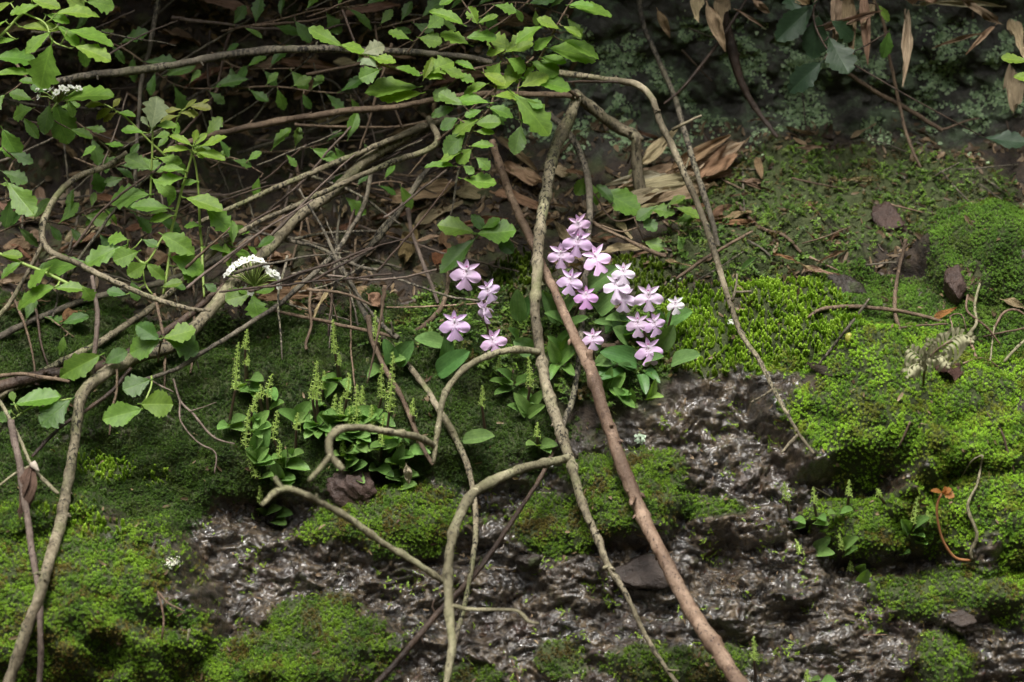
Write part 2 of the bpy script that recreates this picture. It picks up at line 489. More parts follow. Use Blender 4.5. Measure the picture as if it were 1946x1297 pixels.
XF = 0.385
xs = np.concatenate([-np.geomspace(5.0, XF, 40)[:-1], np.arange(-XF, XF + 1e-9, 0.00088), np.geomspace(XF, 5.0, 40)[1:]])
s_lo, s_hi = S0 - 0.30, S0 + 0.285
ss = np.concatenate([s_lo - np.geomspace(0.004, s_lo, 60)[::-1], np.arange(s_lo, s_hi, 0.00088), s_hi + np.geomspace(0.004, _fs[-1] - s_hi, 70)])
GX, GS = np.meshgrid(xs, ss)
GP, GN = base_surface(GX, GS)
def nominal(X, s):
    """surface coordinates: photograph pixels near the frame, continued by metres far from it"""
    return 973 + X / PX, np.interp(s, NS, NPY)
_P0, _ = base_surface(np.zeros_like(_fs), _fs)
_sel = (_fs > S0 - 0.6) & (_fs < S0 + 0.6)
NS = _fs[_sel]; NPY = project(_P0[_sel])[1]
_ok = np.concatenate([[True], NPY[1:] < np.minimum.accumulate(NPY)[:-1]])
NS, NPY = NS[_ok], NPY[_ok]
_lo = np.array([NS[0] - 8.0]); _hi = np.array([NS[-1] + 8.0])
NPY = np.concatenate([NPY[:1] + 8.0 / PX, NPY, NPY[-1:] - 8.0 / PX]); NS = np.concatenate([_lo, NS, _hi])
NX, NY = nominal(GX, GS)
GH, GMOSS, GROCK, GWALL = height(NX, NY)
V = GP + GN * GH[..., None]
nr, nc = GX.shape
idx = np.arange(nr * nc).reshape(nr, nc)
quads = np.stack([idx[:-1, :-1], idx[:-1, 1:], idx[1:, 1:], idx[1:, :-1]], -1).reshape(-1, 4)
me = bpy.data.meshes.new('ground')
me.vertices.add(nr * nc); me.vertices.foreach_set('co', V.astype(np.float32).ravel())
me.loops.add(len(quads) * 4); me.loops.foreach_set('vertex_index', quads.astype(np.int32).ravel())
me.polygons.add(len(quads)); me.polygons.foreach_set('loop_start', np.arange(0, len(quads) * 4, 4, dtype=np.int32))
me.polygons.foreach_set('use_smooth', np.ones(len(quads), bool))
me.update(calc_edges=True)
att = me.color_attributes.new('cover', 'FLOAT_COLOR', 'POINT')
cc = np.stack([GMOSS, GROCK, GWALL * smooth(820, 1080, NX + 90 * perlin(NX / 120, NY / 80, 67)), np.ones_like(GMOSS)], -1)
att.data.foreach_set('color', cc.astype(np.float32).ravel())

def ground_mat():
    m, nt, out = new_mat('bank_ground'); k = NT(nt)
    co = k.n('ShaderNodeTexCoord').outputs['Object']
    a = k.n('ShaderNodeAttribute', attribute_name='cover')
    sp = k.n('ShaderNodeSeparateColor'); k.l(a.outputs['Color'], sp.inputs[0])
    moss, rock, wall = sp.outputs
    n1 = k.noise(co, 38, 5, 0.6, 0.4); n2 = k.noise(co, 190, 5, 0.65); n3 = k.noise(co, 800, 4, 0.7)
    # wet rock, red-brown to grey with an ochre film
    rc = k.mix(k.ramp(n1, [(0.35, 0.0), (0.65, 1.0)]), (0.013, 0.010, 0.0075), (0.060, 0.045, 0.031))
    rc = k.mix(k.ramp(k.noise(co, 150, 5, 0.7, 0.5), [(0.50, 0.0), (0.64, 0.8)]), rc, (0.200, 0.150, 0.095))
    rc = k.mix(k.ramp(k.noise(co, 1100, 3, 0.7), [(0.60, 0.0), (0.70, 0.55)]), rc, (0.24, 0.20, 0.15))
    rc = k.mix(k.ramp(k.noise(co, 26, 3), [(0.56, 0.0), (0.68, 0.6)]), rc, (0.062, 0.034, 0.025))
    rc = k.mix(k.ramp(k.noise(co, 85, 5, 0.7, 0.6), [(0.54, 0.0), (0.66, 0.75)]), rc, (0.200, 0.140, 0.072))
    rc = k.mix(k.ramp(k.noise(co, 230, 4, 0.7, 0.4), [(0.60, 0.0), (0.68, 0.7)]), rc, (0.10, 0.030, 0.014))
    rc = k.mix(k.ramp(n3, [(0.56, 0.0), (0.7, 0.7)]), rc, (0.018, 0.014, 0.012))
    rc = k.mix(k.ramp(k.noise(co, 120, 4, 0.7), [(0.60, 0.0), (0.68, 0.7)]), rc, (0.060, 0.068, 0.014))
    rc = k.mix(1.0, rc, (0.62, 0.61, 0.58), 'MULTIPLY')
    # soil: dark brown humus
    so = k.mix(k.ramp(n2, [(0.35, 0.0), (0.7, 1.0)]), (0.010, 0.0065, 0.004), (0.038, 0.024, 0.013))
    so = k.mix(k.ramp(k.noise(co, 60, 4), [(0.5, 0.0), (0.64, 0.7)]), so, (0.045, 0.055, 0.014))
    so = k.mix(k.ramp(n3, [(0.6, 0.0), (0.72, 0.5)]), so, (0.12, 0.075, 0.04))
    c = k.mix(rock, so, rc)
    # back wall: dark rock
    wc = k.mix(k.ramp(n1, [(0.35, 0.0), (0.65, 1.0)]), (0.022, 0.022, 0.018), (0.060, 0.058, 0.046))
    wc = k.mix(k.ramp(k.noise(co, 70, 6, 0.7), [(0.48, 0.0), (0.60, 0.9)]), wc, (0.085, 0.120, 0.066))
    c = k.mix(wall, c, wc)
    mc = k.mix(n2, (0.016, 0.024, 0.006), (0.05, 0.065, 0.013))
    c = k.mix(moss, c, mc)
    wet = k.math('MULTIPLY', rock, k.math('SUBTRACT', 1.0, moss))
    wetn = k.ramp(k.noise(co, 30, 3), [(0.34, 0.22), (0.66, 0.55)])
    r = k.mix(wet, (0.85, 0.85, 0.85), wetn)
    h = k.math('ADD', k.math('MULTIPLY', k.noise(co, 260, 5, 0.6, 0.8), 1.4), k.math('MULTIPLY', n3, 0.45))
    nrm = k.bump(h, 0.85, 0.0020)
    b = k.n('ShaderNodeBsdfPrincipled')
    k.l(c, b.inputs['Base Color']); k.l(r, b.inputs['Roughness']); k.l(nrm, b.inputs['Normal'])
    k.l(k.math('MULTIPLY', wet, k.ramp(k.noise(co, 48, 4, .6), [(0.36, 0.2), (0.56, 1.0)])), b.inputs['Coat Weight']); b.inputs['Coat Roughness'].default_value = 0.10; k.l(k.bump(k.noise(co, 300, 3, 0.55, 1.1), 0.8, 0.0011), b.inputs['Coat Normal'])   # film of water
    k.l(b.outputs[0], out.inputs[0])
    return m
me.materials.append(ground_mat())
ground = obj('ground', me)
tag(ground, 'wet brown rock bank with dark soil rising to a lichen-covered rock wall', 'bank', kind='structure')

# unseen ring of slopes round the gully, added to leave only overhead sky open
_na, _nh = 96, 10
_a = np.linspace(0, 2 * np.pi, _na, endpoint=False)
_rows = []
for _j in range(_nh):
    _t = _j / (_nh - 1)
    _r = 10.5 + 3.5 * _t + .5 * fbm(_a * 3, _a * 0 + _t * 3, 5, 3)
    _z = -1.5 + 12.5 * _t ** .9 * (1 + .22 * fbm(_a * 2.2, _a * 0, 7, 4))
    _rows.append(np.stack([_r * np.cos(_a), _r * np.sin(_a), _z], -1))
_f = [(j * _na + i, j * _na + (i + 1) % _na, (j + 1) * _na + (i + 1) % _na, (j + 1) * _na + i) for j in range(_nh - 1) for i in range(_na)]
sky_block_ring = obj('sky_block_ring', MB().add(np.concatenate(_rows), _f).mesh('sky_block_ring', plain_mat('sky_block_green', (.035, .055, .02), .95, .1, 0, .5, 1.5)))
tag(sky_block_ring, 'unseen dark slopes added round the gully to block low sky', 'sky_block_ring', kind='structure')

# coarse copy of the bank for finding where a line of sight meets it
_r0 = np.searchsorted(ss, s_lo - 0.1); _r1 = np.searchsorted(ss, s_hi + 0.1)
_sub = V[_r0:_r1:3, ::3]; _nr, _nc = _sub.shape[:2]
_id = np.arange(_nr * _nc).reshape(_nr, _nc)
_q = np.stack([_id[:-1, :-1], _id[:-1, 1:], _id[1:, 1:], _id[1:, :-1]], -1).reshape(-1, 4)
BVH = BVHTree.FromPolygons(_sub.reshape(-1, 3).tolist(), _q.tolist())

def hit(px, py):
    """where the line of sight through a pixel meets the bank: point, normal, depth behind the flowers"""
    d = at(px, py, 0) - CAM
    loc, nor, i, t = BVH.ray_cast(Vector(CAM), Vector(d).normalized())
    if loc is None: return at(px, py, 0.1), np.array([0, -.7, .7]), 0.1
    p = np.array(loc)
    n = np.array(nor)
    if n @ FWD > 0: n = -n
    return p, n, float(project(p)[2])

# ------------------------------------------------------------------ scattered growth (instances on points)
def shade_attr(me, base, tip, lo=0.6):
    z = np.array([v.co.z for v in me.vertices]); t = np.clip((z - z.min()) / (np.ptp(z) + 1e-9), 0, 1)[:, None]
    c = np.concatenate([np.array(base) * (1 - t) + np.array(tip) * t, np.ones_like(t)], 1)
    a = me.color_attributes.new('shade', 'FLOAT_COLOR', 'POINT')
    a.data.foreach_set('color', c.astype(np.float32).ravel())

def star_shoot(seed, leaves=13, stem=1.2):
    """moss shoot seen as a little star: pointed leaves in whorls on a short stem (unit = leaf length)"""
    r = random.Random(seed); mb = MB()
    for k in range(leaves):
        a = k * 2.4 + r.uniform(-.3, .3); t = k / leaves
        z0 = stem * (0.35 + 0.65 * t); el = 0.05 + 0.95 * t + r.uniform(-.15, .15); L = r.uniform(.85, 1.25) * (1 - .35 * t)
        dx, dy = math.cos(a), math.sin(a); w = 0.115
        p0 = np.array([0, 0, z0]); e = np.array([dx * math.cos(el), dy * math.cos(el), math.sin(el)]); sd_ = np.array([-dy, dx, 0]) * w
        mid = p0 + e * L * .5 + np.array([0, 0, .05]); tip = p0 + e * L + np.array([0, 0, -.12 * L])
        mb.add([p0 - sd_ * .5, p0 + sd_ * .5, mid + sd_, mid - sd_, tip], [(0, 1, 2, 3), (3, 2, 4)])
    return mb

def finger_shoot(seed, h=3.3):
    """upright shoot thatched with small overlapping leaves"""
    r = random.Random(seed); mb = MB()
    n = 30
    bx, by = r.uniform(-.5, .5), r.uniform(-.5, .5)
    for k in range(n):
        t = k / (n - 1); a = k * 2.4
        c = np.array([bx * t * t, by * t * t, h * t * .9])
        L = 1.35 * (1 - .25 * t); el = 0.55 + .55 * t
        dx, dy = math.cos(a), math.sin(a); w = .40 * (1 - .25 * t)
        e = np.array([dx * math.cos(el), dy * math.cos(el), math.sin(el)]); sd_ = np.array([-dy, dx, 0]) * w
        mid = c + e * L * .5; tip = c + e * L
        mb.add([c - sd_ * .6, c + sd_ * .6, mid + sd_, mid - sd_, tip], [(0, 1, 2, 3), (3, 2, 4)])
    return mb

def loose_shoot(seed):
    """lax sprig with round paired leaves"""
    r = random.Random(seed); mb = MB()
    n = 9; P = [np.zeros(3)]
    dirv = np.array([r.uniform(-.5, .5), r.uniform(-.5, .5), 1.0])
    for k in range(n):
        dirv = dirv + np.array([r.uniform(-.3, .3), r.uniform(-.3, .3), -.1]); P.append(P[-1] + dirv / np.linalg.norm(dirv) * .45)
        for s in (-1, 1):
            a = r.uniform(0, 6.28); e = np.array([math.cos(a) * s, math.sin(a) * s, r.uniform(0, .6)]); e /= np.linalg.norm(e)
            sd_ = np.cross(e, [0, 0, 1.]); sd_ /= np.linalg.norm(sd_) + 1e-6; L = r.uniform(.6, 1.0); c = P[-1]
            mb.add([c, c + e * L * .35 + sd_ * .28 * L, c + e * L * .8 + sd_ * .24 * L, c + e * L, c + e * L * .8 - sd_ * .24 * L, c + e * L * .35 - sd_ * .28 * L], [(0, 1, 2, 3, 4, 5)])
    return mb

def lobe_flake(seed):
    """crinkled lichen lobe / small flat leaflet"""
    r = random.Random(seed); mb = MB(); n = 9
    V_ = [(0, 0, .12)]; F_ = []
    for i in range(n):
        a = i / n * 6.283; q = r.uniform(.6, 1.15)
        V_.append((math.cos(a) * q, math.sin(a) * q, r.uniform(.02, .34)))
        F_.append((0, 1 + i, 1 + (i + 1) % n))
    return mb.add(V_, F_)

def templates(prefix, fn, n, mat, base, tip, **kw):
    out = []
    for i in range(n):
        me_ = fn(i + 3, **kw).mesh(prefix, mat, smooth=False)
        shade_attr(me_, base, tip)
        out.append(bpy.data.objects.new(prefix + '_template', me_))
    return out
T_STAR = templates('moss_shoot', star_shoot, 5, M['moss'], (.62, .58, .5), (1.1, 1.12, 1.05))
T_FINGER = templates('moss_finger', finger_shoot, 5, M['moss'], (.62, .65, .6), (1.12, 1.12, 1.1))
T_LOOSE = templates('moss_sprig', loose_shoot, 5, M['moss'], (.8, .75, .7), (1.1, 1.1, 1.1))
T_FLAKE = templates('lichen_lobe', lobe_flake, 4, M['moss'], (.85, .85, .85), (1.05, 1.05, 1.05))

def euler_from(n, tilt, spin):
    """euler angles that stand z along n (jittered) with a random spin"""
    z = n + tilt; z /= np.linalg.norm(z, axis=1)[:, None]
    ref = np.tile([[1.0, 0, 0]], (len(z), 1))
    x = ref - z * np.sum(ref * z, 1)[:, None]; x /= np.linalg.norm(x, axis=1)[:, None]
    y = np.cross(z, x)
    c, s_ = np.cos(spin)[:, None], np.sin(spin)[:, None]
    X_, Y_ = x * c + y * s_, y * c - x * s_
    R = np.stack([X_, Y_, z], -1)
    ey = np.arcsin(np.clip(-R[:, 2, 0], -1, 1))
    return np.stack([np.arctan2(R[:, 2, 1], R[:, 2, 2]), ey, np.arctan2(R[:, 1, 0], R[:, 0, 0])], -1)

_scatter_groups = {}
def scatter_group(key, temps):
    if key in _scatter_groups: return _scatter_groups[key]
    g = bpy.data.node_groups.new('scatter_' + key, 'GeometryNodeTree')
    g.interface.new_socket('Geometry', in_out='INPUT', socket_type='NodeSocketGeometry')
    g.interface.new_socket('Geometry', in_out='OUTPUT', socket_type='NodeSocketGeometry')
    gi, go = g.nodes.new('NodeGroupInput'), g.nodes.new('NodeGroupOutput')
    jn = g.nodes.new('GeometryNodeJoinGeometry')
    for t in temps:
        oi = g.nodes.new('GeometryNodeObjectInfo')
        oi.inputs['Object'].default_value = t
        oi.inputs['As Instance'].default_value = True
        g.links.new(oi.outputs['Geometry'], jn.inputs[0])
    ip = g.nodes.new('GeometryNodeInstanceOnPoints')
    ip.inputs['Pick Instance'].default_value = True
    def na(name, t):
        nd = g.nodes.new('GeometryNodeInputNamedAttribute'); nd.data_type = t; nd.inputs[0].default_value = name
        return nd.outputs['Attribute']
    g.links.new(gi.outputs[0], ip.inputs['Points'])
    g.links.new(jn.outputs[0], ip.inputs['Instance'])
    g.links.new(na('pick', 'INT'), ip.inputs['Instance Index'])
    g.links.new(na('turn', 'FLOAT_VECTOR'), ip.inputs['Rotation'])
    g.links.new(na('size', 'FLOAT_VECTOR'), ip.inputs['Scale'])
    g.links.new(ip.outputs[0], go.inputs[0])
    _scatter_groups[key] = g
    return g

def scatter(name, key, temps, P, N, size, tint, label, cat, tilt=0.25, stretch=None):
    n = len(P)
    me_ = bpy.data.meshes.new(name)
    me_.vertices.add(n); me_.vertices.foreach_set('co', P.astype(np.float32).ravel())
    rot = euler_from(N, RNG.normal(0, tilt, (n, 3)), RNG.uniform(0, 6.283, n))
    sz = np.repeat(size[:, None], 3, 1)
    if stretch is not None: sz[:, 2] *= stretch
    for nm, t, d, f in (('turn', 'FLOAT_VECTOR', rot, 'vector'), ('size', 'FLOAT_VECTOR', sz, 'vector'), ('pick', 'INT', RNG.integers(0, len(temps), n), 'value'),
                        ('tint', 'FLOAT_COLOR', np.concatenate([tint, np.ones((n, 1))], 1), 'color')):
        a = me_.attributes.new(nm, t, 'POINT')
        a.data.foreach_set(f, (d.astype(np.int32) if t == 'INT' else d.astype(np.float32)).ravel())
    me_.materials.append(M['moss'])
    o = obj(name, me_)
    md = o.modifiers.new('scatter', 'NODES'); md.node_group = scatter_group(key, temps)
    tag(o, label, cat, kind='stuff')
    return o

# random points on the bank near the frame
def surface_points(n):
    X = RNG.uniform(-XF + .002, XF - .002, n); s = RNG.uniform(s_lo + .05, s_hi - .005, n)
    px, py = nominal(X, s)
    ix = (X - (-XF)) / 0.00088 + 39; iy = (s - s_lo) / 0.00088 + 60
    i0, j0 = np.floor(iy).astype(int), np.floor(ix).astype(int)
    fy, fx = (iy - i0)[:, None], (ix - j0)[:, None]
    i0 = np.clip(i0, 0, nr - 4); j0 = np.clip(j0, 0, nc - 4)
    P = (V[i0, j0] * (1 - fy) + V[i0 + 1, j0] * fy) * (1 - fx) + (V[i0, j0 + 1] * (1 - fy) + V[i0 + 1, j0 + 1] * fy) * fx
    a = V[i0, np.minimum(j0 + 3, nc - 1)] - V[i0, np.maximum(j0 - 3, 0)]
    b = V[np.minimum(i0 + 3, nr - 1), j0] - V[np.maximum(i0 - 3, 0), j0]
    N = np.cross(a, b); N /= np.linalg.norm(N, axis=1)[:, None]
    return P, N, px, py

def mixc(t, a, b): return np.array(a)[None] * (1 - t[:, None]) + np.array(b)[None] * t[:, None]

PTS = surface_points(680000)
_mm = masks(PTS[2], PTS[3])
_taken = np.zeros(len(PTS[0]), bool)
UPW = np.array([0, 0, 1.0])
# what each moss is coloured like: dark, light, old brown
MOSSCOL = {'star': ((0.070, 0.150, 0.012), (0.210, 0.360, 0.024), (0.125, 0.090, 0.018)),
           'fine': ((0.045, 0.095, 0.014), (0.100, 0.190, 0.024), (0.075, 0.065, 0.018)),
           'finger': ((0.200, 0.340, 0.030), (0.400, 0.560, 0.080), (0.150, 0.170, 0.030)),
           'loose': ((0.060, 0.130, 0.018), (0.150, 0.260, 0.034), (0.095, 0.062, 0.022))}
TONE = {0: 1.0, 1: .72, 13: .6, 12: .9, 3: .8, 4: .9, 5: .8, 7: .45, 8: 1.32, 9: 1.55, 10: 1.4, 15: .62, 16: .75, 14: .8}
DENS = {'star': .55, 'fine': .70, 'finger': .13, 'loose': .15}
for pi, (kind, es, label) in enumerate(PATCH):
    prob = _mm[pi] * DENS[kind] * (0.6 if pi in (12, 13) else 0.5 if pi == 16 else 1.0)
    if kind in ('star', 'loose'): prob = prob * (0.5 + 0.5 * smooth(-.35, .1, fbm(PTS[2] / 38, PTS[3] / 34, 71 + pi, 3) + (0.0 if kind == 'star' else -.12)))
    pick = (RNG.uniform(0, 1, len(prob)) < prob) & ~_taken
    _taken |= (_mm[pi] > .75) if kind == 'finger' else pick
    P, N, qx, qy = [a[pick] for a in PTS]
    t = np.clip(0.5 + 0.75 * fbm(qx / 45, qy / 45, 81, 3) + RNG.normal(0, .2, len(P)), 0, 1)
    brown = np.clip(smooth(.1, .65, fbm(qx / 60, qy / 50, 91 + pi, 3) + RNG.normal(0, .22, len(P))), 0, 1) * (.6 if pi in (8, 10) else .95 if kind in ('star', 'loose') else .35 if kind == 'fine' else .15)
    dk, lt, br = MOSSCOL[kind]
    tint = mixc(t, dk, lt); tint = tint * (1 - brown[:, None]) + np.array(br)[None] * brown[:, None]
    tint = tint * TONE.get(pi, 1.0)
    if kind == 'finger': tint = tint * (0.45 + 0.55 * smooth(.1, .9, _mm[pi][pick]))[:, None]
    N2 = N * 0.6 + UPW * 0.55
    sz = RNG.uniform(.7, 1.25, len(P))
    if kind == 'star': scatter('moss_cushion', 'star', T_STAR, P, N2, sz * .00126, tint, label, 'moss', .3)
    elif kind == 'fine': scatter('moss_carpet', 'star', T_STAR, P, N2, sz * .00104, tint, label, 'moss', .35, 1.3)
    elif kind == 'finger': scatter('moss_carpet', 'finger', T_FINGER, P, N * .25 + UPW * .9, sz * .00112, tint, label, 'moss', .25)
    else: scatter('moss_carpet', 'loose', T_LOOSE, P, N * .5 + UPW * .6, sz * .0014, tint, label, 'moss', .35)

# crumbled litter on the shaded soil
def crumb(seed):
    r = random.Random(seed); mb = MB(); L = r.uniform(1.5, 4); w = r.uniform(.2, .6); b = r.uniform(-.5, .5)
    n = 5; Vv = []
    for i in range(n):
        t = i / (n - 1); ww = w * math.sin(math.pi * (.12 + .8 * t)) + .05
        for q in (-1, 0, 1): Vv.append((L * (t - .5), q * ww, b * (t - .5) ** 2 * 4 + .25 * abs(q) * ww + .25))
    return mb.add(Vv, [(3 * i + j, 3 * i + j + 1, 3 * i + j + 4, 3 * i + j + 3) for i in range(n - 1) for j in (0, 1)])
T_CRUMB = templates('litter_crumb', crumb, 7, M['moss'], (.8, .8, .8), (1.1, 1.1, 1.1))
P, N, qx, qy = PTS
_, mo_, rk_, wa_ = height(qx, qy)
pick = RNG.uniform(0, 1, len(P)) < .055 * (1 - .75 * mo_) * (1 - rk_) * smooth(650, 560, qy) * smooth(-.5, .3, fbm(qx / 70, qy / 60, 121, 3)) * (1 - wa_ * smooth(950, 1150, qx))
t = RNG.uniform(0, 1, pick.sum()) ** 1.6
scatter('leaf_litter', 'crumb', T_CRUMB, P[pick], N[pick], RNG.uniform(.5, 1.5, pick.sum()) * .0022, mixc(t, (.035, .022, .013), (.22, .155, .09)), 'crumbled brown leaf and twig litter on the shaded soil', 'litter', .45)

pick = RNG.uniform(0, 1, len(P)) < .0026 * smooth(500, 700, qy) * (.4 + smooth(-.2, .4, fbm(qx / 90, qy / 90, 131, 3)))
t = RNG.uniform(0, 1, pick.sum()) ** 1.4
scatter('fallen_bits', 'crumb', T_CRUMB, P[pick] + N[pick] * .0012, N[pick], RNG.uniform(.4, 1.2, pick.sum()) * .0016, mixc(t, (.06, .035, .02), (.30, .22, .13)), 'fine brown plant bits caught on the moss and wet rock', 'litter', .4)

# tiny leaflets of liverwort and seedlings dotted over the wet rock
P, N, qx, qy = PTS
_, mo_, rk_, wa_ = height(qx, qy)
pr = rk_ * (1 - mo_) * smooth(.05, .75, fbm(qx / 60, qy / 60, 101, 3)) * .075
pick = RNG.uniform(0, 1, len(P)) < pr
t = RNG.uniform(0, 1, pick.sum())
scatter('liverwort_leaflets', 'loose', T_LOOSE, P[pick], N[pick], RNG.uniform(.5, 1.1, pick.sum()) * .00095, mixc(t, (.11, .19, .02), (.27, .40, .05)) , 'tiny bright green leaflets dotted over the wet brown rock', 'ground cover')
# lichen on the rear wall
lp = wa_ * smooth(-.05, .35, fbm(qx / 95, qy / 75, 111, 4)) * smooth(850, 1150, qx) * smooth(20, 90, qy)
lp = np.maximum(lp * .5, .03 * (1 - mo_) * (1 - rk_) * smooth(.3, .7, fbm(qx / 80, qy / 80, 113, 3)) * smooth(1100, 1300, qx))
pick = RNG.uniform(0, 1, len(P)) < lp
t = RNG.uniform(0, 1, pick.sum())
scatter('lichen', 'flake', T_FLAKE, P[pick] + N[pick] * .0002, N[pick], RNG.uniform(.4, 1.5, pick.sum()) * .0011, mixc(t, (.15, .24, .12), (.38, .50, .29)), 'pale grey-green lichen crust on the shaded rock wall at upper right', 'lichen', .3)

# ------------------------------------------------------------------ branches, twigs and canes
def path3(pts):
    """control points (px, py, depth) -> world; depth 'g' lies on the bank"""
    out = []
    for p in pts:
        if p[2] == 'g':
            h = hit(p[0], p[1]); out.append(h[0] + h[1] * 0.002)
        else:
            q = at(p[0], p[1], p[2])
            h = hit(p[0], p[1])
            if p[2] > h[2] - .001: q = at(p[0], p[1], h[2] - .001)
            out.append(q)
    return np.array(out)

def limb(pts, widths, sides=10, rough=.10, knots=0.0, wob=0.0):
    """tube along pixel control points; widths in pixels, spread evenly over the control points"""
    P = path3(pts)
    W = np.interp(np.linspace(0, 1, len(P)), np.linspace(0, 1, len(widths)), widths)
    C = catmull(np.column_stack([P, W]), 0.0022)
    n = len(C)
    ph = random.uniform(0, 100)
    t = np.arange(n) * 0.0022
    C[:, :3] += (wob * PX) * np.stack([perlin(t * 40 + ph, t * 0, 1), perlin(t * 40 + ph, t * 0, 2), perlin(t * 40 + ph, t * 0, 3)], 1)
    C[:, :3] += (wob * .35 * PX) * np.stack([perlin(t * 190 + ph, t * 0, 11), perlin(t * 190 + ph, t * 0, 12), perlin(t * 190 + ph, t * 0, 13)], 1)
    if not any(p[2] == 'g' for p in pts):                 # keep the limb clear of the bank
        qx, qy, qd = project(C[:, :3])
        gd = np.array([hit(a, b_)[2] for a, b_ in zip(qx, qy)])
        need = np.maximum(0, qd - gd + C[:, 3] * PX * .5 + .0015)
        pad = np.pad(need, 6, mode='edge'); need = np.max([pad[i:i + n] for i in range(13)], 0)
        pad = np.pad(need, 4, mode='edge'); need = np.mean([pad[i:i + n] for i in range(9)], 0)
        C[:, :3] = np.array([at(a, b_, d_ - q_) for a, b_, d_, q_ in zip(qx, qy, qd, need)])
    R = C[:, 3] * PX * .5 * .93 * (1 + .11 * perlin(t * 90 + ph, t * 0, 5))
    if knots:
        for kx in np.arange(random.uniform(.01, .03), t[-1], knots):
            R *= 1 + .28 * np.exp(-((t - kx) / .0022) ** 2)
    mb = MB(); tube(mb, C[:, :3], R, sides, 0, rough)
    return mb, C[:, :3]

def branch(name, label, mat, main, widths, side=(), cat='branch', group=None, knots=0.0, wob=2.6, rough=.15, part='side_twig', side_mat=None):
    mb, line = limb(main, widths, 12, rough, knots, wob)
    base = line[-1]
    wmax = max(widths)
    for kk in range(int(len(line) / 11)):                 # buds and stubs of old side twigs
        i = random.randrange(3, len(line) - 3); e = RNG.normal(0, 1, 3); tg = line[i + 2] - line[i - 2]; tg /= np.linalg.norm(tg)
        e = e - tg * (e @ tg); e = e / np.linalg.norm(e) + tg * random.uniform(-.6, .6); rr = wmax * PX * .5
        lw = rr * random.uniform(.16, .34); ll = rr * .75 + rr * random.uniform(.15, .6) * (3 if random.random() < .12 else 1)
        tube(mb, [line[i], line[i] + e * ll * .8, line[i] + e * ll + tg * lw], [lw * 1.3, lw, lw * .45], 6)
    o = obj(name, mb.mesh(name, M[mat], base), None, base)
    tag(o, label, cat, group)
    for s in side:
        sb, _ = limb(s[0], s[1], 9, rough, knots, wob)
        obj(part, sb.mesh(part, M[side_mat or mat], base), o)
    return o

branch('arching_branch', 'long thin branch arching across the upper left, below the top edge', 'bark_grey',
       [(60, 165, .035), (180, 143, .03), (300, 128, .025), (480, 97, .02), (620, 94, .02), (740, 98, .025), (860, 106, .03), (935, 118, .035)], (15, 17, 16, 14, 12))
branch('branch', 'reddish brown branch running level behind the top centre leaves', 'bark_brown',
       [(330, 280, .045), (400, 258, .04), (480, 240, .035), (620, 216, .03), (700, 207, .03), (760, 203, .03), (860, 184, .035), (1000, 180, .04), (1092, 183, .03)], (11, 14, 13, 12, 13),
       [([(560, 236, .04), (680, 243, .045), (760, 240, .05), (830, 225, .05)], (7, 6, 6))])
branch('bent_branch', 'thick speckled branch descending left then turning down to the lower left corner', 'bark_tan',
       [(850, 222, .06), (800, 245, .05), (745, 275, .045), (690, 312, .04), (630, 365, .03), (560, 418, .02), (505, 478, .005), (440, 545, -.01), (385, 605, -.02), (330, 655, -.03),
        (270, 676, -.04), (205, 705, -.05), (162, 745, -.06), (146, 800, -.065), (136, 880, -.07), (112, 1000, -.09), (82, 1110, -.11), (50, 1200, -.12), (10, 1320, -.13)],
       (16, 22, 24, 26, 25, 26, 24, 22, 22, 24), [([(175, 715, -.055), (183, 650, -.055), (184, 600, -.05), (180, 560, -.045), (176, 526, -.04)], (10, 10, 8))], side_mat='twig_purple', part='upright_twig')
branch('branch', 'straight grey branch lying just above the thick speckled branch', 'bark_tan',
       [(815, 238, .05), (740, 268, .04), (690, 288, .035), (610, 322, .03), (540, 350, .03), (480, 378, .03), (420, 405, .03), (370, 430, .035)], (13, 12, 11, 10))
branch('branch', 'slender branch crossing over the thick speckled branch to the left edge', 'bark_tan',
       [(815, 225, .05), (832, 262, .03), (815, 284, .02), (740, 312, .01), (680, 335, .005), (600, 372, 0), (540, 400, 0), (480, 428, 0), (390, 492, .0), (300, 575, .0), (190, 650, -.01), (60, 720, -.01), (-30, 770, -.01)],
       (14, 12, 12, 11, 10, 12, 14, 16))
branch('branch', 'thin curving branch that forks above the white umbel and slopes down left', 'bark_grey',
       [(706, 330, .03), (692, 390, .02), (660, 445, .01), (632, 487, 0), (585, 530, -.01), (530, 578, -.02), (480, 613, -.03), (410, 655, -.04), (330, 702, -.05), (240, 737, -.06)], (9, 10, 11, 10, 9, 8),
       [([(633, 486, 0), (652, 520, -.01), (672, 548, -.015), (690, 590, -.02), (712, 640, -.03)], (10, 11, 12)), ([(400, 660, -.04), (373, 675, -.042), (378, 700, -.044)], (4, 3))])
branch('stick', 'slender stick falling from the fork to the bent twig tip at centre', 'bark_brown',
       [(700, 600, -.025), (708, 650, -.03), (735, 705, -.04), (762, 755, -.05), (785, 805, -.06), (803, 850, -.065), (822, 884, -.07)], (12, 11, 10, 9, 7))
branch('stick', 'straight pale stick slanting down to a broken knob beside the green spikes', 'bark_grey',
       [(570, 360, -.005), (610, 430, -.01), (645, 500, -.015), (690, 575, -.02), (730, 620, -.025), (757, 642, -.03)], (4, 6, 7, 8, 11),
       [([(748, 634, -.03), (744, 612, -.032)], (5, 3))])
branch('stick', 'long speckled stick sloping right, then hanging through the wet rock area', 'bark_tan',
       [(722, 640, -.015), (760, 678, -.025), (800, 725, -.035), (835, 780, -.045), (868, 838, -.055), (893, 900, -.065), (904, 965, -.075), (900, 1050, -.085), (890, 1120, -.09), (872, 1190, -.095), (862, 1240, -.1)], (12, 12, 13, 12, 11, 10, 7))
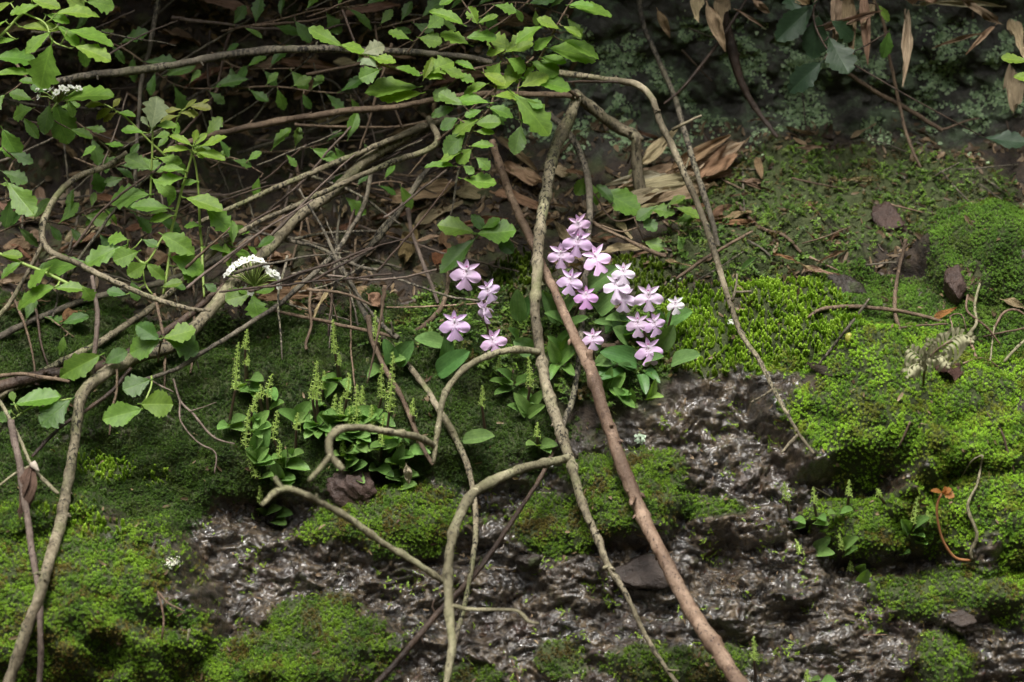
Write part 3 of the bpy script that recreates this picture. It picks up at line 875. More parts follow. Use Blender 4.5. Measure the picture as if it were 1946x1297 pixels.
branch('stick', 'level thin stick behind the green spikes ending at the broken knob', 'bark_brown',
       [(522, 590, .0), (560, 600, -.005), (640, 617, -.015), (700, 630, -.02), (752, 642, -.028)], (7, 7, 8, 7))
branch('stick', 'short level twig ending free in the gap left of the pink orchids', 'bark_grey',
       [(480, 435, .03), (535, 455, .02), (600, 470, .01), (650, 493, .0), (690, 508, 0), (720, 513, .0)], (8, 8, 8, 6), [([(555, 520, .01), (600, 515, .01), (655, 545, .0)], (7, 6))])
branch('stick', 'crooked hanging twig below the white umbel', 'bark_brown',
       [(590, 530, -.005), (588, 580, -.008), (593, 620, -.01), (582, 655, -.012), (583, 666, -.012)], (7, 6, 6, 7))
# the upright branch in the middle with its reaching side shoots
branch('upright_branch', 'mottled upright branch in the middle, with pale shoots reaching forward', 'bark_tan',
       [(1096, 180, .035), (1086, 215, .03), (1068, 255, .025), (1046, 315, .015), (1036, 380, .005), (1026, 440, -.005), (1021, 520, -.015), (1018, 600, -.025), (1028, 680, -.035), (1046, 760, -.045), (1068, 830, -.055),
        (1083, 880, -.06), (1105, 950, -.07), (1138, 1030, -.078), (1158, 1078, -.08), (1195, 1140, -.082), (1232, 1220, -.085), (1260, 1262, -.088), (1296, 1310, -.092)],
       (22, 24, 23, 21, 21, 22, 21, 15, 12, 9, 8),
       [([(1026, 668, -.037), (985, 664, -.045), (945, 670, -.055), (905, 688, -.07), (866, 718, -.085), (843, 755, -.095), (834, 800, -.10), (827, 850, -.105), (823, 880, -.105)], (13, 14, 13, 12, 11, 8)),
        ([(826, 848, -.105), (790, 832, -.12), (740, 822, -.14), (690, 814, -.15), (645, 818, -.16), (624, 842, -.165), (628, 868, -.17), (651, 894, -.175)], (13, 13, 13, 14, 14, 10)),
        ([(630, 866, -.17), (608, 892, -.18), (584, 916, -.185)], (11, 9, 8)),
        ([(1080, 868, -.06), (1040, 880, -.07), (985, 895, -.085), (930, 918, -.10), (890, 950, -.115), (862, 1010, -.125), (852, 1080, -.13), (853, 1150, -.135), (860, 1220, -.14), (852, 1270, -.14), (843, 1320, -.14)], (15, 17, 18, 20, 19, 18, 17, 14, 12)),
        ([(850, 1110, -.13), (790, 1070, -.14), (740, 1040, -.145), (690, 1005, -.155), (640, 972, -.165), (590, 945, -.175), (537, 931, -.185), (496, 960, -.19)], (10, 12, 12, 12, 12, 14, 9)),
        ([(538, 932, -.185), (528, 918, -.187), (522, 905, -.188)], (12, 9, 6)), ([(603, 952, -.172), (602, 938, -.173)], (8, 5)),
        ([(857, 1150, -.135), (900, 1157, -.14), (950, 1158, -.145), (985, 1162, -.148), (1003, 1180, -.15), (1024, 1186, -.152)], (8, 7, 7, 8, 5)),
        ([(1158, 1076, -.08), (1146, 1082, -.082)], (8, 6)), ([(1268, 1272, -.09), (1290, 1274, -.092)], (5, 3))],
       side_mat='bark_pale', part='side_shoot', knots=.021)
branch('brown_cane', 'thick reddish brown cane slanting to the bottom edge in front of pink orchids', 'cane',
       [(935, 268, .05), (955, 330, .04), (980, 395, .025), (1012, 462, .01), (1052, 550, -.01), (1090, 640, -.03), (1118, 690, -.04), (1150, 790, -.055), (1200, 930, -.075), (1250, 1040, -.09), (1320, 1170, -.11), (1405, 1300, -.13), (1440, 1350, -.135)],
       (14, 15, 17, 18, 20, 24, 26, 27, 29, 32, 32), [([(1118, 690, -.04), (1121, 668, -.042)], (18, 13))], knots=.082, part='node_stub')
branch('dark_branch', 'thin dark stem passing behind the upright branch to the bottom edge', 'bark_grey',
       [(1040, 215, .06), (1078, 250, .05), (1104, 295, .045), (1118, 350, .035), (1120, 420, .025), (1114, 500, .012), (1106, 600, -.005), (1100, 690, -.02), (1088, 760, -.03), (1062, 830, -.04)], (15, 15, 14, 13, 14, 13, 12),
       [([(1062, 830, -.04), (1040, 885, -.055), (1000, 950, -.065), (940, 1042, -.075), (890, 1105, -.085), (830, 1170, -.09), (770, 1240, -.095), (705, 1310, -.1)], (9, 9, 10, 12, 13, 12)),
        ([(830, 1170, -.09), (822, 1155, -.09), (826, 1140, -.09)], (5, 3)), ([(800, 1205, -.093), (806, 1225, -.094)], (4, 2))], side_mat='twig_dark', part='lower_stem')
branch('curved_branch', 'slim pale branch curving over at upper right and hanging down to a forked tip', 'bark_tan',
       [(1050, 138, .035), (1085, 140, .03), (1150, 150, .022), (1205, 160, .015), (1238, 188, .008), (1258, 235, .003), (1285, 295, -.002), (1330, 400, -.01), (1360, 485, -.02), (1385, 570, -.03), (1412, 640, -.04), (1446, 690, -.05), (1470, 742, -.055), (1505, 800, -.065), (1546, 864, -.07)],
       (12, 13, 15, 14, 14, 13, 12, 9, 8, 6),
       [([(1278, 246, 0), (1305, 232, -.005), (1333, 219, -.008)], (7, 6, 5)), ([(1468, 738, -.055), (1450, 752, -.06), (1428, 766, -.065)], (6, 4, 3)), ([(1516, 828, -.068), (1500, 845, -.07), (1485, 861, -.075)], (6, 7, 3)),
        ([(1392, 572, -.032), (1399, 545, -.03), (1402, 520, -.03)], (7, 5, 4)), ([(1398, 556, -.03), (1428, 554, -.03)], (5, 4)), ([(1303, 322, 0), (1310, 300, 0)], (5, 3)), ([(1255, 210, .003), (1243, 209, .002)], (5, 3))])
branch('grey_pole', 'straight grey branch leaning through the upper middle behind the curved one', 'bark_grey',
       [(1212, -20, .09), (1225, 55, .08), (1250, 110, .075), (1280, 180, .07), (1300, 250, .06), (1325, 330, .045), (1348, 400, .035), (1366, 470, .03)], (10, 11, 12, 13, 12, 11))
branch('broken_stub', 'thick broken stub of branch with two short arms right of the upright branch', 'bark_tan',
       [(1090, 178, .04), (1118, 200, .045), (1150, 225, .05), (1180, 245, .055), (1206, 262, .055), (1208, 300, .06), (1214, 340, .062), (1222, 374, .064)], (24, 24, 24, 22, 24, 24, 24), [([(1200, 256, .055), (1222, 265, .055)], (20, 10))], rough=.16)
branch('hooked_branch', 'grey branch at left edge bending like a hook and ending in a bare tip', 'bark_tan',
       [(240, 290, .02), (200, 318, .01), (150, 336, 0), (110, 370, -.01), (84, 415, -.02), (80, 450, -.025), (95, 478, -.03), (140, 497, -.035), (185, 520, -.04), (230, 541, -.042), (300, 570, -.045), (360, 587, -.05), (402, 590, -.05)],
       (10, 12, 13, 14, 13, 12, 11, 10, 7), [([(84, 462, -.025), (62, 500, -.02), (30, 560, -.02), (-10, 610, -.02)], (10, 9, 10)), ([(362, 586, -.05), (360, 602, -.05)], (6, 4)), ([(112, 486, -.032), (85, 493, -.034)], (6, 4))])
branch('stick', 'thin weathered stick crossing the thick branch at the lower left corner', 'twig_purple',
       [(20, 800, -.09), (36, 880, -.1), (46, 950, -.105), (58, 1030, -.11), (70, 1090, -.115), (76, 1160, -.12), (76, 1240, -.125), (74, 1320, -.125)], (14, 14, 13, 12, 12, 11))
branch('stick', 'short bare twig at left edge ending in a pale tip over the moss', 'bark_brown',
       [(-20, 718, -.05), (40, 712, -.055), (70, 716, -.058), (100, 720, -.06), (131, 727, -.065)], (9, 8, 8, 6))
branch('green_shoot', 'straight yellow-green shoot slanting down at the left edge', 'stem_green',
       [(-20, 475, -.05), (40, 500, -.055), (90, 520, -.06), (158, 554, -.065)], (7, 7, 6, 6), cat='shoot', wob=.5)
branch('dry_stalk', 'pale dry stalk running down from the left edge to the shrivelled leaf', 'bark_pale',
       [(-20, 740, -.08), (10, 780, -.085), (35, 830, -.09), (60, 885, -.095), (84, 912, -.1), (112, 937, -.105)], (7, 7, 7, 8, 6), [([(60, 885, -.095), (30, 900, -.1), (-10, 930, -.1)], (5, 5, 5))], cat='stalk')
branch('fine_twig', 'fine forked dead twig hanging in front of dark moss left of green spikes', 'twig_purple',
       [(330, 720, -.05), (342, 762, -.055), (370, 790, -.06), (405, 830, -.065), (446, 843, -.07)], (4, 5, 4, 3), [([(342, 760, -.055), (345, 800, -.06), (375, 840, -.065), (408, 862, -.068), (408, 900, -.07)], (4, 3, 3)), ([(360, 782, -.06), (410, 765, -.06)], (2.5, 1.5)), ([(290, 725, -.05), (330, 745, -.053)], (4, 3))], cat='twig')
branch('fine_twig', 'single thin twig hanging below the two leaves at left', 'bark_brown', [(222, 700, -.055), (222, 740, -.055), (212, 780, -.057), (207, 825, -.06)], (5, 5, 4), cat='twig')
branch('hanging_stem', 'thin pale stem hanging down the shaded wall at upper right', 'bark_brown',
       [(1650, -20, .07), (1678, 40, .075), (1690, 110, .08), (1705, 180, .085), (1718, 235, .085), (1735, 290, .07), (1750, 320, .065)], (6, 7, 7, 7, 6), cat='stem')
branch('dark_branch', 'blurred brown branch slanting down the lichen wall at far upper right', 'bark_brown',
       [(1610, 140, .09), (1650, 165, .09), (1700, 195, .095), (1745, 222, .1), (1790, 250, .1)], (9, 10, 11, 9), [([(1790, 248, .1), (1830, 232, .1), (1860, 226, .1)], (6, 4)), ([(1615, 145, .09), (1598, 120, .09), (1590, 95, .09)], (8, 5))])
branch('dark_branch', 'blurred dark branch descending over the wall right of the grey one', 'twig_dark',
       [(1365, -20, .085), (1385, 70, .085), (1400, 130, .085), (1432, 200, .085), (1478, 262, .08)], (20, 26, 20, 12, 9))
branch('thin_twig', 'thin dark twig slanting from top edge across the grey leaning branch', 'twig_dark',
       [(1425, -15, .07), (1400, 30, .068), (1375, 68, .066), (1330, 128, .063), (1300, 165, .06), (1262, 198, .06)], (5, 6, 7, 6, 5), cat='twig', wob=1)
branch('upright_stalk', 'dark knobbly dead stalk standing upright on the right-hand moss', 'bark_brown',
       [(1722, 455, .02), (1716, 480, .02), (1706, 520, .018), (1700, 560, .015), (1702, 600, .01), (1712, 632, .005)], (9, 8, 7, 7, 6), [([(1717, 475, .02), (1728, 462, .018)], (6, 5)), ([(1716, 470, .02), (1712, 455, .018)], (5, 3))], cat='stalk', knots=.006)
branch('stick', 'curved flat brown stick lying across moss at right', 'bark_brown',
       [(1535, 604, .0), (1565, 588, .0), (1620, 584, -.002), (1690, 589, .0), (1745, 600, .0), (1800, 612, .0)], (5, 9, 9, 8, 5), [([(1712, 622, .0), (1760, 617, .002), (1800, 615, .0)], (4, 4))], cat='stick')
branch('stick', 'thin pale straw leaning over the dark dead leaf at right', 'bark_grey', [(1556, 694, -.02), (1590, 650, -.015), (1620, 612, -.01), (1652, 568, .0)], (5, 6, 6, 4), cat='straw', wob=.5)
branch('root_twig', 'knotted pale rootlet lying on the soil of the upper right slope', 'bark_brown', [(1400, 390, 'g'), (1420, 415, 'g'), (1450, 437, 'g'), (1490, 455, 'g'), (1525, 480, 'g')], (9, 9, 9, 8, 6), cat='root', wob=3, rough=.2)
branch('stick', 'straight thin stick leaning on soil right of pink orchids', 'bark_brown', [(1285, 530, .01), (1330, 500, .01), (1380, 468, .012), (1430, 440, .02)], (7, 7, 7, 5))
branch('stick', 'slender brown stick behind the topmost pink flowers', 'bark_brown', [(1100, 405, .04), (1150, 437, .035), (1205, 463, .03), (1266, 488, .025)], (7, 8, 8, 8), [([(1143, 428, .035), (1180, 440, .033), (1215, 432, .033)], (4, 3))])
branch('stick', 'short thick stub lying among the right pink orchid leaves', 'bark_brown', [(1120, 658, -.006), (1160, 657, -.008), (1195, 662, -.01)], (10, 11, 9), [([(1180, 660, -.01), (1172, 648, -.012)], (10, 9))])
branch('red_stem', 'dark red-brown stem leaning left of the pink orchids', 'twig_purple', [(775, 395, .035), (785, 450, .03), (805, 505, .02), (832, 575, .01)], (10, 9, 8, 8))
branch('grey_twig', 'grey twig pair leaning behind the curving branch at centre left', 'bark_grey', [(815, 318, .06), (780, 370, .05), (745, 420, .045), (705, 470, .04), (665, 505, .03)], (13, 13, 12, 11), [([(800, 335, .055), (760, 395, .05), (720, 440, .045), (690, 490, .04), (672, 515, .03)], (9, 8, 8))])
branch('root', 'ochre crooked root creeping behind the left pink orchids', 'bark_brown', [(852, 505, .02), (850, 550, .015), (838, 590, .01), (810, 615, .005), (785, 630, .003)], (9, 9, 11, 8), cat='root', wob=3)
branch('stick', 'thin level straw lying behind the left pink orchids', 'cane', [(735, 585, .012), (800, 582, .012), (860, 580, .012), (925, 578, .012)], (3, 4, 3), cat='straw')
branch('branch', 'dark branch half hidden low behind the thick one at left', 'twig_dark', [(-20, 740, -.02), (60, 720, -.02), (130, 705, -.025), (210, 690, -.03), (300, 640, -.02), (370, 590, -.01), (430, 540, .0)], (26, 24, 22, 16, 12))
branch('branch', 'grey-brown branch sloping down to the left edge above dark moss', 'bark_grey', [(480, 450, .04), (400, 500, .03), (300, 540, .02), (200, 560, .02), (110, 590, .01), (40, 620, .005), (-20, 650, .0)], (14, 14, 13, 15))
branch('stick', 'long dark twig dropping to lower left behind the green leaves', 'twig_dark', [(250, 700, -.05), (210, 745, -.055), (150, 790, -.06), (110, 815, -.065), (60, 870, -.07)], (7, 8, 8, 7))
branch('stick', 'pale twig rising from the tangle into the upper left shade', 'bark_grey', [(262, 420, .03), (258, 330, .04), (262, 240, .05), (270, 150, .055), (290, 60, .06), (305, -20, .065)], (8, 9, 9, 10, 10))

MARKS_ = [('silvery shoot', 295, 215), ('lime leaf whorl', 370, 275), ('hooked branch bend', 85, 430), ('small white blossoms', 110, 175), ('white umbel', 482, 520), ('arching branch middle', 480, 97), ('top left leaves', 90, 50), ('level reddish branch', 620, 215),
          ('top centre leaves', 930, 130), ('thick branch crossing', 690, 310), ('upright branch top', 1095, 185), ('broken stub', 1210, 300), ('brown cane top', 940, 280), ('wide tan sheath', 800, 370), ('thin branch fork', 635, 488), ('dry bundle', 1340, 320),
          ('topmost pink flower', 1097, 425), ('dark red-brown stem', 790, 460), ('straight grey branch', 540, 350), ('bronze compound leaf', 360, 205), ('curved branch shoulder', 1210, 165), ('upright purple twig', 182, 600), ('grey leaning branch', 1300, 250), ('broad hanging leaves', 880, 460), ('pale rootlet', 1450, 437), ('rock block', 1690, 420), ('dusky hanging leaves', 1560, 70), ('hanging stem foot', 1745, 310), ('withered fern', 1790, 660)]
_used = {}
def near_label(what, x, y, long_, tone):
    """label from tone, size and the nearest landmark"""
    nm, mx, my = min(MARKS_, key=lambda m: (m[1] - x) ** 2 + (m[2] - y) ** 2)
    dx, dy = x - mx, y - my
    rel = ('right of' if dx > 0 else 'left of') if abs(dx) > abs(dy) else ('below' if dy > 0 else 'above')
    lum = tone[0]
    tn = 'pale tan' if lum > .3 else 'tan' if lum > .24 else 'brown' if lum > .17 else 'dark brown'
    dist = 'close ' if math.hypot(dx, dy) < 75 else ''
    lab = f"{long_} {tn} {what} {dist}{rel} the {nm}"
    _used[lab] = _used.get(lab, 0) + 1
    return lab
TW = {'bark_brown': ('brown', .2), 'bark_grey': ('grey', .2), 'twig_dark': ('dark', .1), 'twig_purple': ('purplish', .2), 'cane': ('reddish', .2), 'bark_pale': ('pale', .4)}
def twig_label(m_, x, y, L, where):
    s = near_label('#', x, y, 'long' if L > 200 else 'middling' if L > 110 else 'short', (.2, 0, 0))
    return s.replace('brown #', TW[m_][0] + ' dead twig ' + where)
# loose dead twigs in the dark tangle under the shrub
for i in range(118):
    x, y = random.uniform(-40, 940), random.uniform(10, 560)
    if y > 400 and x > 640: x -= 500
    if i > 74: x, y = random.uniform(330, 800), random.uniform(250, 560)
    L = random.uniform(90, 330); a = random.choice([random.uniform(-.9, -.3), random.uniform(-.2, .5), random.uniform(1.2, 1.9)])
    dx, dy = math.cos(a) * L, math.sin(a) * L
    g = hit(x, y)[2]; d0 = g - random.uniform(.01, .10); d1 = min(d0 + random.uniform(-.02, .02), hit(x + dx, y + dy)[2] - .003)
    m_ = random.choice(['bark_brown', 'bark_grey', 'twig_dark', 'bark_grey', 'twig_purple'])
    branch('dead_twig', twig_label(m_, x + dx / 2, y + dy / 2, L, 'in the tangle'), m_,
           [(x, y, d0), (x + dx * .5 + random.uniform(-14, 14), y + dy * .5 + random.uniform(-14, 14), (d0 + d1) / 2), (x + dx, y + dy, d1)], (random.uniform(3, 8), random.uniform(2, 5)), cat='twig', group='dead twigs in the shaded tangle', wob=3)
for i in range(26):
    x, y = random.uniform(1150, 1946), random.uniform(0, 330)
    if i > 12: x, y = random.uniform(1250, 1900), random.uniform(300, 560)
    L = random.uniform(40, 120); a = random.uniform(-1.6, 1.6) if i <= 12 else random.uniform(-.6, .8)
    g = hit(x, y)[2]
    m_ = random.choice(['bark_brown', 'bark_grey', 'cane'])
    branch('dead_twig', twig_label(m_, x, y, L * 2, 'on the slope'), m_,
           [(x, y, g - .004), (x + math.cos(a) * L * .5 + random.uniform(-6, 6), y + math.sin(a) * L * .5, g - random.uniform(.004, .012)), (x + math.cos(a) * L, y + math.sin(a) * L, hit(x + math.cos(a) * L, y + math.sin(a) * L)[2] - .003)],
           (random.uniform(3, 6), 3), cat='twig', group='dead twigs on the upper right slope', wob=2)

# ------------------------------------------------------------------ leaves
def blade_mesh(name, prof, mat, teeth=0, tooth=.05, fold=.12, droop=.15, cup=0.0, nu=4, nv=14, seed=0, lobes=0.0, stalk=.12, wave=.02, crumple=0.0):
    """leaf blade of unit length along +y; prof(t) gives the half width"""
    r = random.Random(seed); mb = MB(); Vv = []; UV = []; F = []
    for j in range(nv + 1):
        t = j / nv
        w = prof(t)
        if teeth:
            ph = (t * teeth) % 1.0
            w *= 1 - lobes * (1 if .30 < t < .95 else 0) * abs(math.sin(t * math.pi * 4.2)) ** 3
            w += tooth * (1 - ph) * smooth(.22, .4, t) * smooth(1.0, .9, t) * .5
        for i in range(-nu, nu + 1):
            q = i / nu
            tt = t + (abs(q) * .05 if teeth else 0) * (1 if t > .15 else 0)
            x = q * w
            z = fold * abs(x) * (1 - cup) + cup * x * x * 2.0 - droop * t * t + wave * math.sin(t * 9 + seed + q * 2) * abs(q) + crumple * float(fbm(t * 3.1 + seed, q * 1.3 + seed, 3, 3))
            Vv.append((x, tt, z)); UV.append((.5 + .5 * q * (w / .32 if w < .32 else 1), t))
    m = 2 * nu + 1
    for j in range(nv):
        for i in range(2 * nu): F.append((j * m + i, j * m + i + 1, (j + 1) * m + i + 1, (j + 1) * m + i))
    mb.add(Vv, F, UV)
    if stalk:
        tube(mb, [(0, -stalk, .02), (0, -stalk * .5, .0), (0, .03, 0)], [.014, .013, .011], 5, 0, 0, False)
    return mb.mesh(name, mat)

def p_spirea(wmax, pos):
    def f(t):
        return wmax * max(.004, (math.sin(math.pi * min(1, t ** pos)) ** .8)) if t < 1 else .006
    return f
def p_ovate(wmax, k=.75):
    return lambda t: wmax * max(.01, math.sin(math.pi * min(1., max(0., t)) ** k) ** .72) if 0 < t < 1 else .012
def p_round(wmax, k=.9):
    return lambda t: wmax * max(.02, math.sin(math.pi * min(1., max(0., t)) ** k) ** .5) if 0 < t < 1 else .03
SPIREA = [blade_mesh('shrub_leaf', p_spirea(w, p), M['leaf'], te, .085, fo, dr, 0, 4, 32, i, lo * .85) for i, (w, p, te, fo, dr, lo) in enumerate(
    [(.25, 1.2, 7, .25, .14, .15), (.28, 1.35, 6, .15, .25, .3), (.22, 1.1, 8, .35, .05, .1), (.30, 1.45, 6, .1, .18, .36), (.20, 1.0, 7, .3, .3, .2), (.26, 1.3, 8, .2, -.08, .25)])]
SPIREA_SOFT = []
for m_ in SPIREA:
    c_ = m_.copy(); c_.materials.clear(); c_.materials.append(M['leaf_soft']); SPIREA_SOFT.append(c_)
ORCHID = [blade_mesh('orchid_leaf', p_round(w, k), M['orchid_leaf'], 0, 0, f, d, c, 4, 12, 20 + i, 0, .1, .015) for i, (w, k, f, d, c) in enumerate(
    [(.26, .8, .5, .15, .3), (.30, .75, .3, .25, .9), (.23, .85, .6, .05, .2), (.28, .7, .4, .35, 1.1)])]
DRYM = [blade_mesh('dry_leaf', p_ovate(w, k), M['dry'], 0, 0, f, d, c, 4, 18, 40 + i, 0, s, .05, w * .8) for i, (w, k, f, d, c, s) in enumerate(
    [(.075, .7, .9, .2, 0, .1), (.095, .75, .6, -.2, .3, .12), (.06, .9, 1.2, .3, 0, .1), (.12, .8, .5, .35, .6, .1), (.22, .85, .5, .2, .8, .15), (.085, .6, .8, -.1, .3, .0)])]

TOCAM = -FWD
def leaf_matrix(B, T, face, width=1.0, roll=0.0, origin=(0, 0, 0)):
    """blade from B to T whose upper side looks up (face 0) or at the camera (face 1)"""
    y = T - B; L = np.linalg.norm(y); y = y / L
    n = UPW * (1 - face) + TOCAM * face + np.array([roll, 0, 0])
    n = n - y * (n @ y); n /= np.linalg.norm(n)
    x = np.cross(y, n)
    m = Matrix(((x[0] * L * width, y[0] * L, n[0] * L, B[0] - origin[0]), (x[1] * L * width, y[1] * L, n[1] * L, B[1] - origin[1]), (x[2] * L * width, y[2] * L, n[2] * L, B[2] - origin[2]), (0, 0, 0, 1)))
    return m

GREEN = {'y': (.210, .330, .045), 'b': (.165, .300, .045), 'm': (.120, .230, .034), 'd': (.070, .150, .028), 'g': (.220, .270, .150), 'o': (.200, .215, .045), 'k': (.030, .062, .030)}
def jitter(c, s=.14):
    k = random.uniform(1 - s, 1 + s)
    return tuple(max(.004, x * k * random.uniform(1 - s * .5, 1 + s * .5)) for x in c)

def leafy(name, label, twigs, leaves, mat='bark_brown', soft=False, cat='leafy twig', dz=.28, stem_name='stem', group=None):
    """a leafy twig: stems with petioles, each leaf a part.  leaves: (base x, base y, tip x, tip y, face, tone[, width])"""
    lines = []; mb = MB(); base = None
    for pts, ws in twigs:
        b, line = limb(pts, ws, 7, .05, 0, 1.0)
        mb.add(np.concatenate(b.v), b.f)
        lines.append(line)
        if base is None: base = line[0]
    allp = np.concatenate(lines); ax, ay, ad = project(allp)
    items = []
    for lf in leaves:
        bx, by, tx, ty, face, tone = lf[:6]; wd = lf[6] if len(lf) > 6 else 1.0
        i = int(np.argmin((ax - bx) ** 2 + (ay - by) ** 2))
        d = ad[i] - random.uniform(.001, .006); Lm = math.hypot(tx - bx, ty - by) * PX
        gd = hit(bx, by)[2]; d = min(d, gd - .004)
        B = at(bx, by, d); T = at(tx, ty, min(d + Lm * random.uniform(-dz, dz), hit(tx, ty)[2] - .003))
        if np.linalg.norm(B - allp[i]) > .0015:
            mid = (B + allp[i]) / 2 + np.array([0, 0, -.0008])
            tube(mb, [allp[i], mid, B], [.0005, .00042, .0004], 5)
        items.append((B, T, face, wd, tone))
    root = obj(name, mb.mesh(stem_name, M[mat], base), None, base)
    tag(root, label, cat, group)
    for B, T, face, wd, tone in items:
        me_ = random.choice(SPIREA_SOFT if (soft or tone in 'yb') else SPIREA)
        obj('leaf', me_, root, None, leaf_matrix(B, T, face, wd * random.uniform(.88, 1.12), random.uniform(-.35, .35), base), jitter(GREEN[tone]))
    return root

def sprig(pts, n, L, tone, face=(.2, .8), spread=1.1):
    """evenly spaced alternate leaves along a pixel polyline"""
    P = np.array([p[:2] for p in pts], float)
    cum = np.concatenate([[0], np.cumsum(np.linalg.norm(np.diff(P, axis=0), axis=1))])
    out = []
    for k in range(n):
        t = cum[-1] * (k + random.uniform(.2, .8)) / n
        x = np.interp(t, cum, P[:, 0]); y = np.interp(t, cum, P[:, 1])
        i = min(len(P) - 2, int(np.searchsorted(cum, t) - 1)); dv = P[i + 1] - P[i]
        a = math.atan2(dv[1], dv[0]) + (spread if k % 2 else -spread) * random.uniform(.5, 1.2)
        l = L * random.uniform(.7, 1.2); o = random.uniform(4, 12)
        out.append((x + math.cos(a) * o, y + math.sin(a) * o, x + math.cos(a) * l, y + math.sin(a) * l * .85, random.uniform(*face), random.choice(tone)))
    return out

leafy('leafy_twig', 'bright yellow-green leafy twig hanging into the top left corner', [([(-30, 95, -.05), (10, 60, -.05), (45, 25, -.05), (90, 0, -.05), (130, -25, -.05)], (6, 6, 5)), ([(45, 25, -.05), (85, 45, -.055), (100, 78, -.06), (132, 92, -.06)], (4, 4, 3))],
      [(108, 26, 182, 16, .4, 'y', 1.2), (42, 52, 110, 55, .3, 'y', 1.1), (95, 62, 48, 97, .35, 'b'), (110, 50, 154, 84, .6, 'b'), (128, 57, 214, 77, .22, 'b'), (142, 88, 206, 103, .35, 'y'), (98, 84, 72, 166, .95, 'b', 1.3), (-12, 110, 64, 103, .4, 'm', 1.2),
       (-10, 142, 56, 137, .22, 'b'), (60, 0, 112, 10, .5, 'y'), (165, 4, 216, 8, .6, 'm', 1.3), (20, 6, -30, 28, .5, 'y'), (10, 40, -30, 62, .4, 'y'), (30, 75, -18, 84, .3, 'b'), (75, 10, 20, 20, .4, 'b'), (120, -10, 160, 22, .7, 'y'), (88, 28, 130, 40, .5, 'b')], 'stem_green', True)
leafy('leafy_twig', 'mid-green leafy twig at left edge below the small white blossoms', [([(30, 120, .0), (60, 160, -.005), (95, 200, -.01), (60, 260, -.015), (20, 320, -.02), (10, 380, -.02)], (6, 6, 5, 4))],
      [(105, 195, 130, 270, .8, 'm', 1.4), (94, 200, 84, 254, .8, 'd', 1.4), (62, 206, 22, 218, .6, 'm', 1.3), (5, 246, 34, 300, .8, 'm', 1.4), (14, 346, 66, 410, .7, 'm', 1.1), (112, 192, 203, 163, .22, 'b', 1.1), (134, 246, 175, 259, .4, 'm'), (4, 326, 50, 342, .5, 'd', 1.3), (60, 190, 20, 175, .5, 'm', 1.2),
       (45, 225, 72, 262, .6, 'm'), (18, 290, 60, 306, .5, 'd'), (10, 180, -25, 210, .6, 'm', 1.3), (5, 280, -30, 310, .5, 'b'), (0, 350, 18, 352, .5, 'm'), (75, 160, 38, 150, .4, 'm'), (100, 170, 60, 168, .5, 'd'), (130, 190, 140, 220, .6, 'm', 1.2), (20, 380, 10, 430, .6, 'd')])
leafy('young_shoot', 'upright young shoot topped by a whorl of lime green leaves at left', [([(318, 470, .0), (325, 440, -.005), (345, 365, -.012), (366, 290, -.02), (370, 272, -.02)], (7, 6, 5)), ([(384, 470, -.002), (380, 430, -.005), (376, 350, -.012), (371, 312, -.016), (366, 295, -.02)], (6, 5, 4))],
      [(362, 276, 326, 252, .35, 'y'), (368, 272, 374, 248, .6, 'y'), (372, 275, 392, 254, .7, 'y'), (376, 280, 430, 264, .3, 'y'), (360, 285, 312, 279, .35, 'y'), (374, 290, 426, 298, .3, 'y'), (366, 286, 394, 294, .8, 'y', 1.4), (352, 324, 304, 320, .35, 'b', 1.1), (350, 338, 300, 340, .5, 'b', 1.1), (378, 345, 345, 350, .5, 'b'),
       (352, 376, 420, 392, .3, 'b', 1.1), (392, 395, 434, 432, .75, 'b', 1.2), (322, 396, 250, 391, .35, 'm', 1.2), (330, 410, 285, 420, .4, 'm', 1.2), (383, 430, 350, 425, .4, 'm')], 'stem_green', True, 'shoot')
leafy('young_shoot', 'slender shoot with a silvery leaf standing left of the lime whorl', [([(285, 400, .0), (287, 340, -.005), (290, 280, -.01), (290, 242, -.012)], (5, 5, 4))],
      [(288, 246, 300, 187, .85, 'g', 1.5), (272, 252, 232, 244, .4, 'b', 1.2), (296, 240, 336, 236, .4, 'b', 1.2), (282, 240, 270, 222, .6, 'g', 1.2), (294, 262, 320, 252, .5, 'm', 1.3), (300, 300, 345, 312, .5, 'b'), (290, 340, 330, 372, .6, 'b', 1.1), (285, 322, 240, 300, .6, 'm', 1.3), (284, 370, 210, 372, .5, 'm', 1.2)], 'stem_green', True, 'shoot')
leafy('compound_leaf', 'yellowish compound leaf on a pale stalk between the two left shoots', [([(318, 300, .01), (280, 265, .005), (242, 226, .0), (215, 207, .0), (198, 198, .0)], (5, 4, 3))], [(200, 200, 163, 195, .4, 'o'), (214, 205, 226, 188, .6, 'o', 1.4), (212, 208, 180, 221, .5, 'o', 1.4), (222, 214, 195, 228, .4, 'o'), (225, 214, 257, 218, .4, 'b')], 'stem_green', True, 'leaf')
leafy('compound_leaf', 'bronze-tipped compound leaf right of the silvery shoot', [([(330, 250, .005), (342, 215, .0), (365, 200, 0), (392, 193, .0)], (4, 3, 3))], [(346, 208, 310, 214, .4, 'o'), (352, 206, 372, 190, .4, 'o'), (362, 202, 400, 206, .4, 'o', 1.2), (378, 197, 398, 192, .3, 'o'), (342, 215, 376, 214, .4, 'o', 1.1), (340, 220, 305, 226, .3, 'o')], 'stem_green', True, 'leaf')
